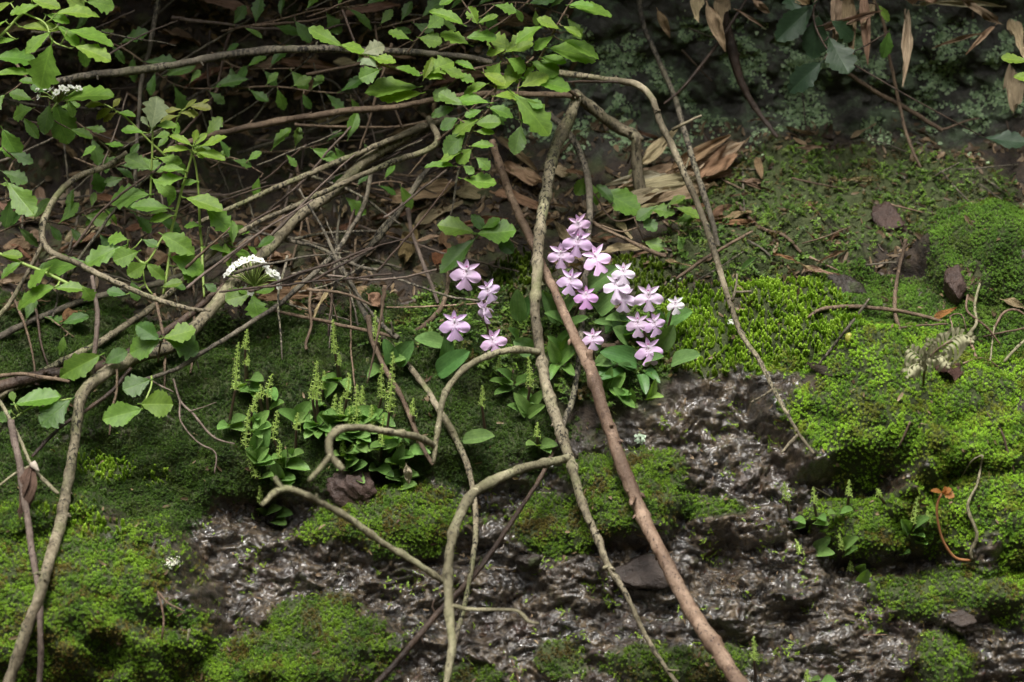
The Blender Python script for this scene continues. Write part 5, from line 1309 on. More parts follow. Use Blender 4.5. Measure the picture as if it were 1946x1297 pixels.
# leaf rosettes without flowers
ROS = [((1062, 680), 'round-leaved rosette squeezed between upright branch and brown cane', [(1060, 690, 1045, 652, .7), (1064, 690, 1088, 660, .7), (1062, 668, 1050, 642, .6), (1070, 675, 1080, 640, .6), (1058, 695, 1046, 710, .6), (1072, 697, 1088, 706, .6), (1066, 660, 1078, 628, .5)]),
       ((975, 720), 'leafy rosette left of the upright branch under its side shoot', [(972, 735, 932, 722, .5), (975, 738, 940, 748, .6), (980, 730, 1010, 715, .6), (985, 745, 1012, 760, .6), (970, 725, 955, 700, .5)]),
       ((1000, 778), 'pair of rounded leaves against the upright branch', [(1002, 790, 985, 752, .8), (1004, 792, 1030, 770, .7), (1000, 785, 970, 768, .5), (1012, 775, 1025, 745, .6)]),
       ((905, 838), 'single broad leaf alone on dark moss left of the upright branch', [(880, 838, 938, 828, .55, GL, 1.3)]),
       ((1155, 738), 'strap-like leaves tucked beside the brown cane at its joint', [(1152, 742, 1162, 700, .6), (1160, 745, 1182, 715, .6), (1150, 745, 1140, 715, .6), (1165, 752, 1196, 745, .5), (1160, 735, 1195, 762, .4)]),
       ((1195, 765), 'small pair of leaves on the rock edge right of the brown cane', [(1192, 770, 1180, 742, .6), (1198, 772, 1200, 740, .7), (1180, 760, 1205, 770, .4)]),
       ((1235, 752), 'tiny two-leaved seedling at the top of the wet rock', [(1232, 762, 1246, 722, .7, (.20, .33, .08), .8), (1230, 760, 1250, 745, .5, (.2, .33, .08))]),
       ((1120, 665), 'short leaves in the shade beneath the brown cane joint', [(1140, 668, 1125, 640, .5, GD_), (1140, 672, 1170, 690, .4, GD_), (1170, 690, 1140, 705, .4, GD_)]),
       ((985, 660), 'broad pale leaf behind the upright branch near its side shoot', [(1012, 668, 978, 648, .9, (.16, .27, .11), 1.9)]),
       ((1240, 710), 'low leaves beneath the rightmost orchid flowers', [(1205, 708, 1180, 690, .5, GD_), (1225, 705, 1250, 715, .4, GD_), (1190, 715, 1150, 706, .4, GD_), (1215, 712, 1230, 740, .5, GD_)]),
       ((755, 680), 'dark broad leaf in the shade behind the tall green spikes', [(750, 690, 778, 655, .7, GD_, 1.4), (745, 692, 738, 655, .7, GD_, 1.3)]),
       ((1415, 500), 'single upright leaf on the mossy slope right of the curved branch', [(1412, 512, 1436, 490, .6, GL, .8)])]
for foot, lab, lv in ROS:
    G, N, gd = hit(*foot)
    root = bpy.data.objects.new('leaf_rosette', None); root.empty_display_size = .01; root.location = Vector(G); COL.objects.link(root)
    tag(root, lab, 'rosette', 'leaf rosettes without flowers')
    for lf in lv:
        d0 = hit(lf[0], lf[1])[2] - .003
        orchid_leaf(root, G, *lf[:5], d0 - .002, lf[5] if len(lf) > 5 else (.125, .235, .06), (lf[6] * .8 if len(lf) > 6 else .82), d0 - .013)

# ------------------------------------------------------------------ small green-flowered orchids
def floret_tiny(mb, P, out, s, r):
    up = np.array([0, 0, 1.]); x = np.cross(out, up); x /= np.linalg.norm(x) + 1e-9; y = np.cross(x, out)
    for k in range(5):
        a = k * 1.2566 + r.uniform(-.2, .2); e = x * math.cos(a) + y * math.sin(a); q = np.cross(out, e)
        L = s * r.uniform(.8, 1.2); w = s * (.28 if k else .42)
        mb.add([P, P + e * L * .5 + q * w * .5 + out * s * .2, P + e * L + out * s * .15, P + e * L * .5 - q * w * .5 + out * s * .2], [(0, 1, 2, 3)])

def green_orchid(label, top, sb, foot, leaves=None, width=13, nleaf=2):
    r = random.Random(int(top[0] * 13 + top[1]))
    G, N, gd = hit(*foot)
    dl = lambda y: gd - (foot[1] - y) * PX * math.sin(PITCH) - .004
    root = bpy.data.objects.new('green_orchid', None); root.empty_display_size = .01; root.location = Vector(G); COL.objects.link(root)
    tag(root, label, 'orchid', 'small green-flowered orchids')
    lim = lambda x, y: min(dl(y), hit(x, y)[2] - .004)
    P = np.array([at(foot[0], foot[1], gd + .001), at(sb[0], sb[1], lim(*sb)), at((sb[0] + top[0]) / 2 + r.uniform(-2, 2), (sb[1] + top[1]) / 2, lim((sb[0] + top[0]) / 2, (sb[1] + top[1]) / 2)), at(top[0], top[1], lim(*top))])
    if math.hypot(foot[0] - sb[0], foot[1] - sb[1]) < 4: P[0] = at(foot[0], foot[1] + 6, gd)
    C = catmull(P, .0012)
    ax, ay, _ = project(C)
    k0 = int(np.argmin((ax - sb[0]) ** 2 + (ay - sb[1]) ** 2))
    k0 = max(2, min(k0, len(C) - 4))
    mb = MB(); tube(mb, C[:k0 + 1], np.linspace(.0010, .0007, k0 + 1), 6)
    obj('stem', mb.mesh('stem', M['stem_red'], G), root)
    mb = MB(); S = C[k0:]
    tube(mb, S, np.linspace(.0006, .0003, len(S)), 5)
    Ls = np.sum(np.linalg.norm(np.diff(S, axis=0), axis=1)); n = max(10, int(Ls / .00085))
    for k in range(n):
        t = k / n; i = t * (len(S) - 1); j = int(i); p = S[j] * (1 - i + j) + S[min(j + 1, len(S) - 1)] * (i - j)
        a = k * 2.4 + r.uniform(-.4, .4); out = np.array([math.cos(a), math.sin(a), .25 - .3 * (1 - t)]); out /= np.linalg.norm(out)
        rad = width * PX * .6 * (1 - .66 * t) * r.uniform(.8, 1.1)
        q = p + out * rad
        tube(mb, [p, q], [.00022, .0003], 3, 0, 0, False)
        floret_tiny(mb, q, out, .0021 * (1 - .55 * t), r)
    obj('flower_spike', mb.mesh('flower_spike', M['floret'], G, smooth=False), root)
    if leaves is None:
        leaves = []
        for k in range(nleaf + 1):
            s = 1 if (k + int(top[0])) % 2 else -1
            leaves.append((foot[0] + s * 2, foot[1] + r.uniform(-2, 6), foot[0] + s * r.uniform(22, 42), foot[1] + r.uniform(-22, 14), r.uniform(.35, .8)))
    if leaves and top[0] < 800:
        for k in range(1):
            s = r.choice((-1, 1)); leaves = list(leaves) + [(foot[0] + s * 4, foot[1] + r.uniform(-4, 8), foot[0] + s * r.uniform(14, 34), foot[1] + r.uniform(-24, 16), r.uniform(.4, .9))]
    for lf in leaves:
        d0 = hit(lf[0], lf[1])[2] - .003
        lf = (lf[0], lf[1], lf[0] + (lf[2] - lf[0]) * .86, lf[1] + (lf[3] - lf[1]) * .86, lf[4] * .85)
        orchid_leaf(root, G, *lf[:5], d0, random.choice([(.135, .245, .065), (.165, .29, .08), (.12, .22, .06)]), 1.0, d0 - .012)
G_ = green_orchid
G_('tall green spike at the far left of the colony, bare dark stem below', (453, 651), (447, 741), (435, 808), [(438, 812, 415, 806, .4), (438, 812, 461, 806, .6)])
G_('green spike behind the far left one, rising highest there', (469, 626), (466, 664), (468, 732), [(470, 735, 490, 745, .4), (466, 730, 455, 742, .4)], 10)
G_('short thin green spike low beside the two far left spikes', (469, 672), (468, 694), (471, 724), [(475, 722, 497, 714, .4)], 8)
G_('green spike with a folded leaf behind it, upper left of colony', (517, 711), (508, 755), (511, 802), [(510, 740, 526, 758, .8), (512, 780, 542, 762, .5)])
G_('very short green spike between two taller ones, left of colony', (495, 731), (494, 758), (500, 792), [(488, 748, 456, 738, .5), (498, 790, 482, 782, .6)], 9)
G_('leaning green spike third from the left, curving to the right', (488, 746), (479, 782), (477, 818), [(482, 812, 502, 786, .8), (480, 818, 510, 800, .6)])
G_('thick green spike above large round leaves at left of colony', (472, 781), (468, 847), (482, 872), [(485, 860, 510, 800, .85), (486, 858, 494, 832, .7), (484, 875, 508, 850, .8), (484, 872, 470, 850, .6)], 15)
G_('drooping green spike at the lower left of the colony, tip bending down', (468, 850), (487, 905), (492, 912), [(492, 880, 470, 858, .8), (490, 882, 512, 870, .6)], 11)
G_('crooked green spike at the colony front left, kinked midway', (527, 780), (520, 835), (545, 885), [(540, 870, 515, 868, .6), (548, 870, 580, 858, .6), (545, 884, 582, 880, .7)], 14)
G_('green spike right below the crooked one, lowest on the left', (532, 838), (530, 881), (530, 915), [(528, 910, 522, 882, .8), (535, 912, 560, 905, .6), (533, 920, 556, 924, .5)], 12)
G_('small green spike before three rounded leaves, colony centre left', (565, 785), (563, 817), (562, 862), [(562, 800, 541, 775, .7), (568, 795, 583, 764, .9), (566, 800, 582, 788, .8)], 11)
G_('tallest left-of-centre green spike, one of a crowded pair', (602, 686), (594, 758), (602, 806), [(600, 808, 580, 806, .5), (606, 806, 624, 780, .8), (600, 812, 582, 822, .5)])
G_('green spike crowding the tallest left-of-centre one on its right', (605, 712), (602, 760), (605, 808), [(608, 812, 626, 812, .5), (606, 815, 604, 830, .5)], 12)
G_('slim green spike with an oval leaf right of the crowded pair', (617, 705), (613, 740), (612, 760), [(618, 752, 632, 728, .8), (612, 770, 600, 758, .6)], 9)
G_('tall thin green spike standing far back above the colony', (633, 607), (637, 672), (645, 722), [(640, 722, 618, 718, .4)], 10)
G_('stubby green spike low beside the tall thin rear one', (644, 673), (643, 694), (646, 723), [(650, 722, 664, 730, .5)], 7)
G_('green spike at colony centre right of the oval leaf', (663, 709), (659, 758), (654, 792))
G_('stout green spike at colony centre with a slim one beside it', (678, 731), (679, 805), (676, 840), [(680, 810, 708, 780, .6), (672, 838, 640, 828, .6)], 14)
G_('slim green spike touching the stout one at colony centre', (689, 733), (687, 768), (686, 802), [(690, 800, 720, 790, .6)], 9)
G_('left of three small green spikes behind the bent bare twig', (639, 749), (633, 792), (636, 806), [(634, 800, 615, 780, .6), (640, 805, 660, 792, .6)], 11)
G_('middle of three small green spikes behind the bent bare twig', (649, 754), (647, 797), (650, 812), None, 11)
G_('right of three small green spikes behind the bent bare twig', (664, 773), (663, 810), (665, 826), None, 11)
G_('tiny green spike inside the curve of the bent bare twig', (652, 836), (652, 859), (653, 886), [(650, 870, 640, 850, .6), (655, 862, 676, 850, .6)], 8)
G_('small green spike right inside the bent bare twig above big leaves', (670, 841), (668, 874), (668, 896), [(665, 896, 640, 888, .6), (670, 895, 690, 875, .7), (668, 880, 655, 870, .6)], 10)
G_('tallest green spike at the right of the colony', (747, 669), (740, 782), (732, 848), [(730, 848, 700, 850, .5), (738, 840, 752, 815, .5)], 14)
G_('green spike just left of the tallest right-hand one', (727, 692), (725, 755), (716, 792), [(715, 792, 705, 770, .7), (720, 795, 745, 800, .5)], 12)
G_('short green spike before a round leaf at colony right', (707, 770), (705, 810), (700, 848), [(704, 800, 714, 778, .8), (698, 842, 678, 838, .6)], 10)
G_('green spike crossed by the bent bare twig at colony right', (730, 787), (726, 845), (722, 886), [(718, 856, 700, 852, .5), (725, 855, 760, 845, .4), (720, 888, 742, 895, .6)], 12)
G_('green spike high behind the slender falling stick', (713, 590), (717, 650), (728, 692), [(735, 690, 760, 672, .6, )], 9)
G_('lone green spike between the falling stick and the pale shoot', (785, 757), (786, 790), (782, 832), [(775, 862, 810, 848, .6)], 9)
G_('low green spike before a broad leaf at the colony right front', (760, 833), (759, 862), (757, 880), [(755, 882, 762, 855, .9), (762, 870, 775, 858, .7)], 9)
G_('smallest green spike beside the curled cream leaf', (766, 874), (765, 890), (764, 910), [(764, 905, 785, 892, .6), (762, 925, 780, 915, .8), (765, 910, 738, 900, .6)], 6)
G_('slim green spike alone on moss left of the upright branch', (916, 733), (916, 772), (923, 826), [], 8)
G_('faint green spike just under the forward side shoot', (950, 676), (949, 705), (955, 730), [(955, 732, 975, 725, .5)], 7)
G_('green spike touching the left side of the upright branch', (1004, 677), (1007, 735), (1000, 782), [(998, 782, 985, 760, .7)], 10)
G_('tiny green spike above two leaves beside the upright branch', (1022, 803), (1021, 830), (1022, 846), [(1022, 848, 1000, 840, .7), (1028, 848, 1050, 838, .7), (1030, 850, 1048, 862, .6)], 8)
G_('small green spike hanging at the lower left tip of the colony', (493, 924), (494, 955), (505, 975), [(530, 978, 545, 970, .7), (505, 978, 522, 958, .6), (520, 988, 540, 990, .6)], 8)
G_('leftmost green spike of the lower right group', (1491, 916), (1495, 951), (1503, 992), [(1504, 990, 1528, 980, .6), (1512, 1006, 1528, 996, .7)], 10)
G_('green spike second from left in the lower right group', (1545, 926), (1547, 957), (1553, 988), [(1550, 992, 1566, 988, .6), (1552, 985, 1565, 975, .5)], 8)
G_('green spike at top of the small lower right moss cushion', (1614, 912), (1613, 942), (1610, 972), [(1598, 975, 1622, 968, .7), (1590, 978, 1572, 975, .5)], 9)
G_('tiny green spike in the dark hollow beside the right hummock', (1667, 929), (1670, 941), (1682, 958), [], 6)
G_('stoutest green spike of the lower right group, among cupped leaves', (1744, 944), (1738, 995), (1730, 1022), [(1728, 1012, 1712, 984, .8), (1726, 1018, 1728, 1000, .8), (1734, 1018, 1760, 1020, .7), (1738, 1005, 1752, 978, .6), (1742, 1034, 1764, 1034, .5), (1715, 1055, 1730, 1050, .5)], 13)
G_('thin green spike right of the stoutest lower right one', (1763, 971), (1764, 992), (1762, 1008), [], 6)
G_('green spike leaning left over bare rock in lower right group', (1511, 1025), (1522, 1052), (1550, 1048), [(1552, 1046, 1568, 1026, .9), (1554, 1050, 1576, 1046, .8)], 9)
G_('green spike pressed against a cupped leaf in lower right group', (1594, 1015), (1601, 1045), (1606, 1056), [(1606, 1038, 1618, 1022, .8), (1606, 1052, 1632, 1040, .8)], 9)
G_('lowest green spike of lower right group, above stacked round leaves', (1616, 1066), (1616, 1085), (1630, 1092), [(1630, 1085, 1646, 1072, .9), (1634, 1106, 1650, 1086, .9)], 8)
G_('blurred green spike at the bottom edge beside the brown cane', (1432, 1210), (1433, 1255), (1437, 1296), [], 9)
G_('green spike cut by the bottom edge at lower right', (1535, 1272), (1535, 1296), (1535, 1312), [(1540, 1296, 1560, 1290, .5), (1560, 1296, 1586, 1292, .4)], 9)

# ------------------------------------------------------------------ rocks
def rock(name, label, px, py, w, h, depth, mat, seed, facet=.25, sink=.45, lump=.10, flat=False):
    """a stone set in the bank: w, h in pixels, depth in metres"""
    P, N, gd = hit(px, py)
    nu, nv = 56, 36
    u = np.linspace(0, 2 * np.pi, nu, endpoint=False); v = np.linspace(0.04, np.pi - .04, nv)
    U, W_ = np.meshgrid(u, v)
    D = np.stack([np.cos(U) * np.sin(W_), np.sin(U) * np.sin(W_), np.cos(W_)], -1)
    r_ = np.random.default_rng(seed)
    rad = np.full(D.shape[:2], 1.15)
    for k in range(16):                               # cut facets
        n = r_.normal(size=3); n /= np.linalg.norm(n); c = r_.uniform(.68, .98)
        dn = D @ n
        rad = np.where(dn > .05, np.minimum(rad, c / np.maximum(dn, .05)), rad)
    for k in range(7):                                # broken sides
        a_ = r_.uniform(0, 6.28); n = np.array([math.cos(a_), math.sin(a_), r_.uniform(-.2, .3)]); dn = D @ n; rad = np.where(dn > .05, np.minimum(rad, r_.uniform(.6, .95) / np.maximum(dn, .05)), rad)
    q3 = D * 2.6 + seed
    rad = rad * (1 + lump * (fbm(q3[..., 0] + q3[..., 2] * .7, q3[..., 1] - q3[..., 2] * .6, seed % 50, 4)) + lump * .5 * perlin(q3[..., 0] * 3.3 + q3[..., 2] * 2, q3[..., 1] * 3.3 - q3[..., 2] * 2.4, 3))
    zax = Vector(N * (.7 if not flat else .9) + UPW * .4).normalized(); q = zax.to_track_quat('Z', 'Y')
    xax = np.array([1., 0, 0]); n3 = np.array(zax); xax = xax - n3 * (xax @ n3); xax /= np.linalg.norm(xax); yax = np.cross(n3, xax)
    Vv = D * rad[..., None] * np.array([w * PX * .5, h * PX * .5 / .85, depth])
    Vw = Vv[..., 0:1] * xax + Vv[..., 1:2] * yax + Vv[..., 2:3] * n3
    F = []
    for j in range(nv - 1):
        for i in range(nu): F.append((j * nu + i, (j + 1) * nu + i, (j + 1) * nu + (i + 1) % nu, j * nu + (i + 1) % nu))
    F.append(tuple(range(nu))); F.append(tuple((nv - 1) * nu + i for i in range(nu - 1, -1, -1)))
    C = P + n3 * depth * (1 - 2 * sink) * .5
    o = obj(name, MB().add(Vw.reshape(-1, 3), F).mesh(name, M[mat]), None, C)
    tag(o, label, 'rock')
    return o
rock('rock', 'knobbly reddish rock below the green orchid colony', 682, 938, 92, 66, .013, 'rock_red', 3, .2, 0.30000000000000004, .16)
rock('rock', 'flat grey-purple slab of rock left of the brown cane', 1225, 1088, 150, 70, .007, 'rock_slab', 5, .5, 0.58, .12, True)
rock('rock', 'dark wet stone left of the thin lower branch', 1005, 1072, 66, 34, .010, 'rock_dark', 11, .3, 0.4)
rock('rock', 'reddish block of rock at top of the upper right slope', 1690, 420, 80, 90, .007, 'rock_red', 14, .5, 0.44999999999999996)
rock('rock', 'purple-brown stone beside the dark knobbly stalk', 1815, 540, 52, 80, .007, 'rock_red', 15, .4, 0.4)
rock('rock', 'low brown stone left of the dark knobbly stalk', 1610, 545, 110, 50, .007, 'rock_dark', 16, .35, 0.44999999999999996)
rock('rock', 'rounded grey-brown rock in moss at lower right corner', 1820, 1180, 66, 44, .012, 'rock_slab', 19, .25, 0.4)
rock('rock', 'dark wet stone behind the pale stacked orchid flowers', 1150, 560, 46, 40, .008, 'rock_dark', 22, .3, 0.4)

# ------------------------------------------------------------------ dead leaves and litter
TAN = [(.34, .25, .155), (.25, .17, .10), (.40, .31, .20), (.17, .108, .06), (.23, .135, .075)]
def dry_leaf(label, bx, by, tx, ty, face, w=1.0, tone=None, kind=None, lift=.006, tiplift=None, group=None, name='dry_leaf', roll=None):
    d0 = hit(bx, by)[2]; d1 = hit(tx, ty)[2]
    B = at(bx, by, d0 - lift); T = at(tx, ty, d1 - (lift if tiplift is None else tiplift))
    m = leaf_matrix(B, T, face, w, random.uniform(-.5, .5) if roll is None else roll)
    o = obj(name, DRYM[random.randrange(len(DRYM)) if kind is None else kind], None, None, m, jitter(tone or random.choice(TAN), .2))
    tag(o, label, 'dead leaf', group)
    return o
for a in [('broad straw-coloured sheath fanning right, top of the dry bundle', 1262, 352, 1415, 284, .8, 1.0, (.46, .38, .26), 1), ('long pale dry blade along the middle of the dry bundle', 1240, 364, 1436, 298, .6, .8, (.46, .37, .25), 0), ('curled tan sheath under the dry bundle', 1290, 345, 1405, 300, .8, 1.3, (.34, .25, .16), 3),
          ('dry blade lying left at the foot of the dry bundle', 1222, 370, 1330, 338, .6, 1.2, (.42, .33, .22), 1), ('thin brown blade below the dry bundle', 1335, 350, 1420, 310, .4, .8, (.26, .17, .1), 2), ('twisted pale leaf hanging under the dry bundle', 1345, 412, 1290, 396, .8, .9, (.38, .31, .22), 4),
          ('brown dead leaf behind the curved branch, below the dry bundle', 1345, 420, 1410, 385, .8, 1.6, (.24, .15, .09), 3), ('small dry leaf hanging at the right of the dry bundle', 1438, 300, 1450, 345, .8, 1.3, (.3, .22, .13), 5), ('pale triangular dead leaf between the top pink flowers', 1172, 422, 1200, 458, .9, 1.6, (.45, .36, .23), 5),
          ('long tan blade behind the top right pink flower', 1150, 478, 1240, 462, .5, 1.4, (.38, .3, .2), 0), ('brown pointed dead leaf behind the topmost pink flower', 1085, 462, 1056, 424, .9, 1.5, (.28, .19, .11), 5), ('long pale sheath lying left of the cane top', 960, 315, 1040, 362, .5, 1.3, (.36, .28, .18), 1),
          ('wide tan sheath lying in shade below the centre leaves', 740, 380, 870, 360, .6, 1.6, (.38, .29, .19), 1), ('long light blade lying right of the wide tan sheath', 860, 365, 950, 358, .5, 1.6, (.36, .27, .17), 3), ('hanging curled brown leaf left of the pink orchids', 782, 440, 760, 515, .9, 1.4, (.26, .18, .1), 1), ('small brown leaf hanging above the left orchid leaf', 858, 440, 872, 475, .8, 2.0, (.2, .13, .07), 4),
          ('rusty dead leaf left of the first pink flower', 825, 483, 855, 495, .8, 2.2, (.20, .08, .035), 4), ('tan leaf with a stalk beside the white umbel', 512, 490, 552, 475, .7, 2.0, (.33, .22, .13), 4), ('folded orange-brown leaf under the fork of the thin branch', 552, 560, 588, 540, .8, 1.9, (.36, .22, .12), 4), ('pale curled leaf right of the folded orange-brown one', 595, 568, 632, 555, .6, 1.7, (.32, .24, .15), 3),
          ('russet leaf in the tangle behind the upright purple twig', 120, 610, 165, 590, .8, 1.8, (.26, .13, .06), 4), ('pale oval dead leaf left of the hooked branch', 75, 400, 78, 340, .8, 1.3, (.4, .3, .2), 3), ('light round-ended leaf right of the hooked branch', 120, 390, 140, 350, .8, 1.5, (.36, .27, .18), 4), ('tan leaf low beside the hooked branch stem', 40, 450, 105, 445, .5, 1.6, (.33, .24, .15), 3),
          ('shrivelled leaf on dark moss behind the left spikes', 700, 560, 730, 580, .7, 1.8, (.28, .19, .11), 4)]:
    dry_leaf(a[0], *a[1:6], a[6], a[7], a[8], group='single dead leaves')
for i in range(11):                       # blades heaped round the dry bundle
    x, y = random.gauss(1265, 55), random.gauss(360, 30); L = random.uniform(70, 170); a = random.gauss(-.42, .3) + (math.pi if random.random() < .2 else 0)
    tn = random.choice([(.46, .38, .26), (.36, .28, .18), (.26, .18, .11)])
    dry_leaf(near_label('blade heaped', x, y, 'long' if L > 130 else 'middling' if L > 95 else 'short', tn), x, y, x + L * math.cos(a), y + L * math.sin(a), random.uniform(.6, .95), random.uniform(1.0, 1.7), tn, random.choice([0, 3, 5, 1]), random.uniform(.004, .02), random.uniform(.006, .035), 'blades of the dry bundle')
# hanging bamboo sheaths at the top right
SHEATHS = ['dry sheath hanging just right of the grey leaning branch top', 'dry sheath behind the thin dark twig, top edge', 'dry sheath touching the blurred dark branch at the top edge', 'dry sheath left of the grey leaning branch, near the top', 'longest dry sheath hanging below the dusky leaves', 'dry sheath hanging just left of the thin pale stem', 'dry sheath half behind the dusky leaves at the top edge',
           'pale sheath slanting down near the top right corner', 'narrow sheath slanting left near the top right corner', 'narrow sheath hanging right of the thin pale stem', 'narrow sheath crossing the dusky leaves level', 'thin sheath right of the blurred dark branch', 'broad sheath along the top edge above the dusky leaves', 'broad sheath along the top edge right of the pale stem', 'long narrow sheath lying along the top edge at right',
           'short sheath at the top edge between dark branch and dusky leaves', 'sheath hanging in the top right corner', 'small orange-tan leaf hanging by the bright leaf pair', 'sheath at the top edge crossing the pale stem', 'narrow sheath lying under the two slanting corner sheaths']
for i, (x0, y0, x1, y1, w, k) in enumerate([(1325, -20, 1330, 50, 1.6, 1), (1345, 10, 1375, 85, 1.4, 3), (1375, -10, 1372, 60, 1.6, 1), (1250, 20, 1275, 70, 1.5, 3), (1610, -20, 1622, 110, 1.2, 1), (1640, -10, 1650, 115, 1.2, 0), (1590, -15, 1600, 70, 1.6, 3), (1830, 0, 1890, 45, 1.2, 1), (1890, 50, 1840, 95, 1.0, 0), (1720, 30, 1730, 120, 1.0, 2), (1560, 60, 1660, 20, .9, 0),
                                           (1400, 20, 1450, 48, .8, 2), (1490, -10, 1560, 10, 1.5, 1), (1725, 0, 1800, 12, 1.2, 1), (1750, 10, 1900, 0, .8, 2), (1430, 0, 1470, 30, 1.3, 3), (1920, 40, 1946, 120, 1.2, 5), (1925, 140, 1928, 190, .9, 4), (1660, 5, 1640, 60, 1.4, 1), (1780, 90, 1860, 60, .8, 2)]):
    tn = random.choice([(.46, .36, .24), (.38, .29, .19), (.30, .22, .14)])
    dry_leaf(SHEATHS[i], x0, y0, x1, y1, .85, w * .85, tn, k, random.uniform(.03, .06), random.uniform(.05, .08), 'bamboo sheaths at the top right', 'bamboo_sheath')
# litter heaped in the shade: each leaf by itself, told apart by tone, size and nearest landmark
for i in range(135):
    x, y = random.uniform(-30, 1080), random.uniform(0, 470)
    if i % 5 == 0: x, y = random.uniform(0, 700), random.uniform(430, 590)
    L = random.uniform(45, 115); a = random.gauss(0, .7) + (math.pi if random.random() < .5 else 0)
    tn = random.choice(TAN)
    lab = near_label('dead leaf in shaded litter', x, y, 'long' if L > 88 else 'middling' if L > 66 else 'short', tn)
    dry_leaf(lab, x, y, x + L * math.cos(a), y + L * math.sin(a) * .6, random.uniform(.2, .9), random.uniform(.8, 1.5), tn, random.choice([0, 1, 2, 5, 0, 3]), random.uniform(.001, .016), None, 'leaf litter under the shrub')
for i in range(34):
    x, y = random.uniform(1060, 1620), random.uniform(230, 520)
    L = random.uniform(30, 80); a = random.gauss(0, .6) + (math.pi if random.random() < .5 else 0)
    tn = random.choice(TAN)
    lab = near_label('dead leaf on soil', x, y, 'long' if L > 60 else 'small', tn)
    dry_leaf(lab, x, y, x + L * math.cos(a), y + L * math.sin(a) * .6, random.uniform(.3, .9), random.uniform(.7, 1.2), tn, random.choice([0, 1, 2, 5]), random.uniform(.001, .008), None, 'dead leaves below the rock wall')
# single distinct leaves
dry_leaf('dark crumpled dead leaf on moss under the thin straw at right', 1545, 692, 1635, 682, .6, 1.5, (.05, .036, .03), 3, .007)
dry_leaf('orange-brown leaf tip standing on the right-hand moss', 1775, 604, 1818, 586, .8, 1.6, (.38, .17, .05), 5, .004)
dry_leaf('curled cream leaf below the green orchid colony', 772, 884, 780, 922, .9, 1.7, (.62, .48, .33), 3, .012)
dry_leaf('dark brown curled leaf beside the withered fern', 1780, 705, 1830, 690, .7, 1.8, (.07, .035, .03), 4, .006)
dry_leaf('tan dead leaf on the upper right moss shoulder edge', 1905, 570, 1955, 580, .6, 1.4, (.34, .26, .16), 3, .004)
# shrivelled brown leaf caught on the stalk at lower left
mb = MB()
for k in range(7):
    t = k / 6; x0 = 52 + random.uniform(-6, 6); 
    P = [at(62, 884, -.098), at(x0 + random.uniform(-18, 14), 905 + k * 4, -.1 - .004 * (k % 3)), at(48 + random.uniform(-10, 12), 930 + k * 9, -.104), at(52, 960 + k * 8, -.106)]
    C = catmull(np.array(P), .002); n = len(C); w = .0042 * np.sin(np.pi * np.linspace(.08, .97, n)) * random.uniform(.6, 1.1)
    ang = random.uniform(0, 3); sv = np.array([math.cos(ang), math.sin(ang), 0]); nrm = np.array([-math.sin(ang), math.cos(ang), .2])
    Vv = np.concatenate([C - sv * w[:, None], C + nrm * (w * .7)[:, None], C + sv * w[:, None]]); F = []
    for i in range(n - 1): F += [(i, i + 1, n + i + 1, n + i), (n + i, n + i + 1, 2 * n + i + 1, 2 * n + i)]
    mb.add(Vv, F, np.column_stack([np.repeat([0, .5, 1], n), np.tile(np.linspace(0, 1, n), 3)]))
base = at(60, 900, -.1)
o = obj('shrivelled_leaf', mb.mesh('shrivelled_leaf', M['dry'], base), None, base, None, (.16, .10, .075)); tag(o, 'shrivelled brown leaf clinging to a stick at lower left', 'dead leaf')
mb = MB(); C = catmull(np.array([at(58, 882, -.1), at(66, 886, -.103), at(74, 896, -.104)]), .001); tube(mb, C, np.interp(np.linspace(0, 1, len(C)), [0, .5, 1], [.0008, .0022, .0006]), 9, 0, .5)
obj('pale_scrap', mb.mesh('pale_scrap', plain_mat('pale_fibre', (.36, .31, .25), .8), base), o)

# ------------------------------------------------------------------ withered fern on the right
base, _, gd = hit(1755, 728)
mb, line = limb([(1755, 728, gd), (1757, 705, gd - .012), (1768, 678, gd - .022), (1795, 655, gd - .03), (1830, 640, gd - .032)], (5, 5, 4, 3), 6)
fern = obj('withered_fern', mb.mesh('stem', M['bark_brown'], base), None, base); tag(fern, 'withered pale fern with curled fronds on the right-hand moss', 'fern')
fm = plain_mat('fern_dry', (.34, .33, .20), .7, .2, .2, .3, 120)
def frond(pts, n, L):
    C = catmull(np.array([at(*p) for p in pts]), .0012); mb = MB(); tube(mb, C, np.linspace(.0005, .0003, len(C)), 5)
    for k in range(n):
        t = (k + .5) / n; i = int(t * (len(C) - 1)); s = 1 if k % 2 else -1
        ax_ = C[min(i + 1, len(C) - 1)] - C[i - 1]; ax_ /= np.linalg.norm(ax_); sv = np.cross(ax_, TOCAM) * s; l = L * PX * math.sin(math.pi * (.15 + .8 * t)) * random.uniform(.7, 1.1)
        P = np.array([C[i], C[i] + sv * l * .5 + ax_ * l * .2 + TOCAM * .001, C[i] + sv * l * .75 + ax_ * l * .2 - UPW * l * .35, C[i] + sv * l * .7 - UPW * l * .75])
        Q = catmull(P, .0008); n_ = len(Q); w = .0010 * np.sin(np.pi * np.linspace(.12, .97, n_)); wv = np.cross(np.gradient(Q, axis=0), TOCAM); wv /= np.linalg.norm(wv, axis=1)[:, None] + 1e-9
        mb.add(np.concatenate([Q - wv * w[:, None], Q + wv * w[:, None]]), [(i2, i2 + 1, n_ + i2 + 1, n_ + i2) for i2 in range(n_ - 1)])
    obj('frond', mb.mesh('frond', fm, base), fern)
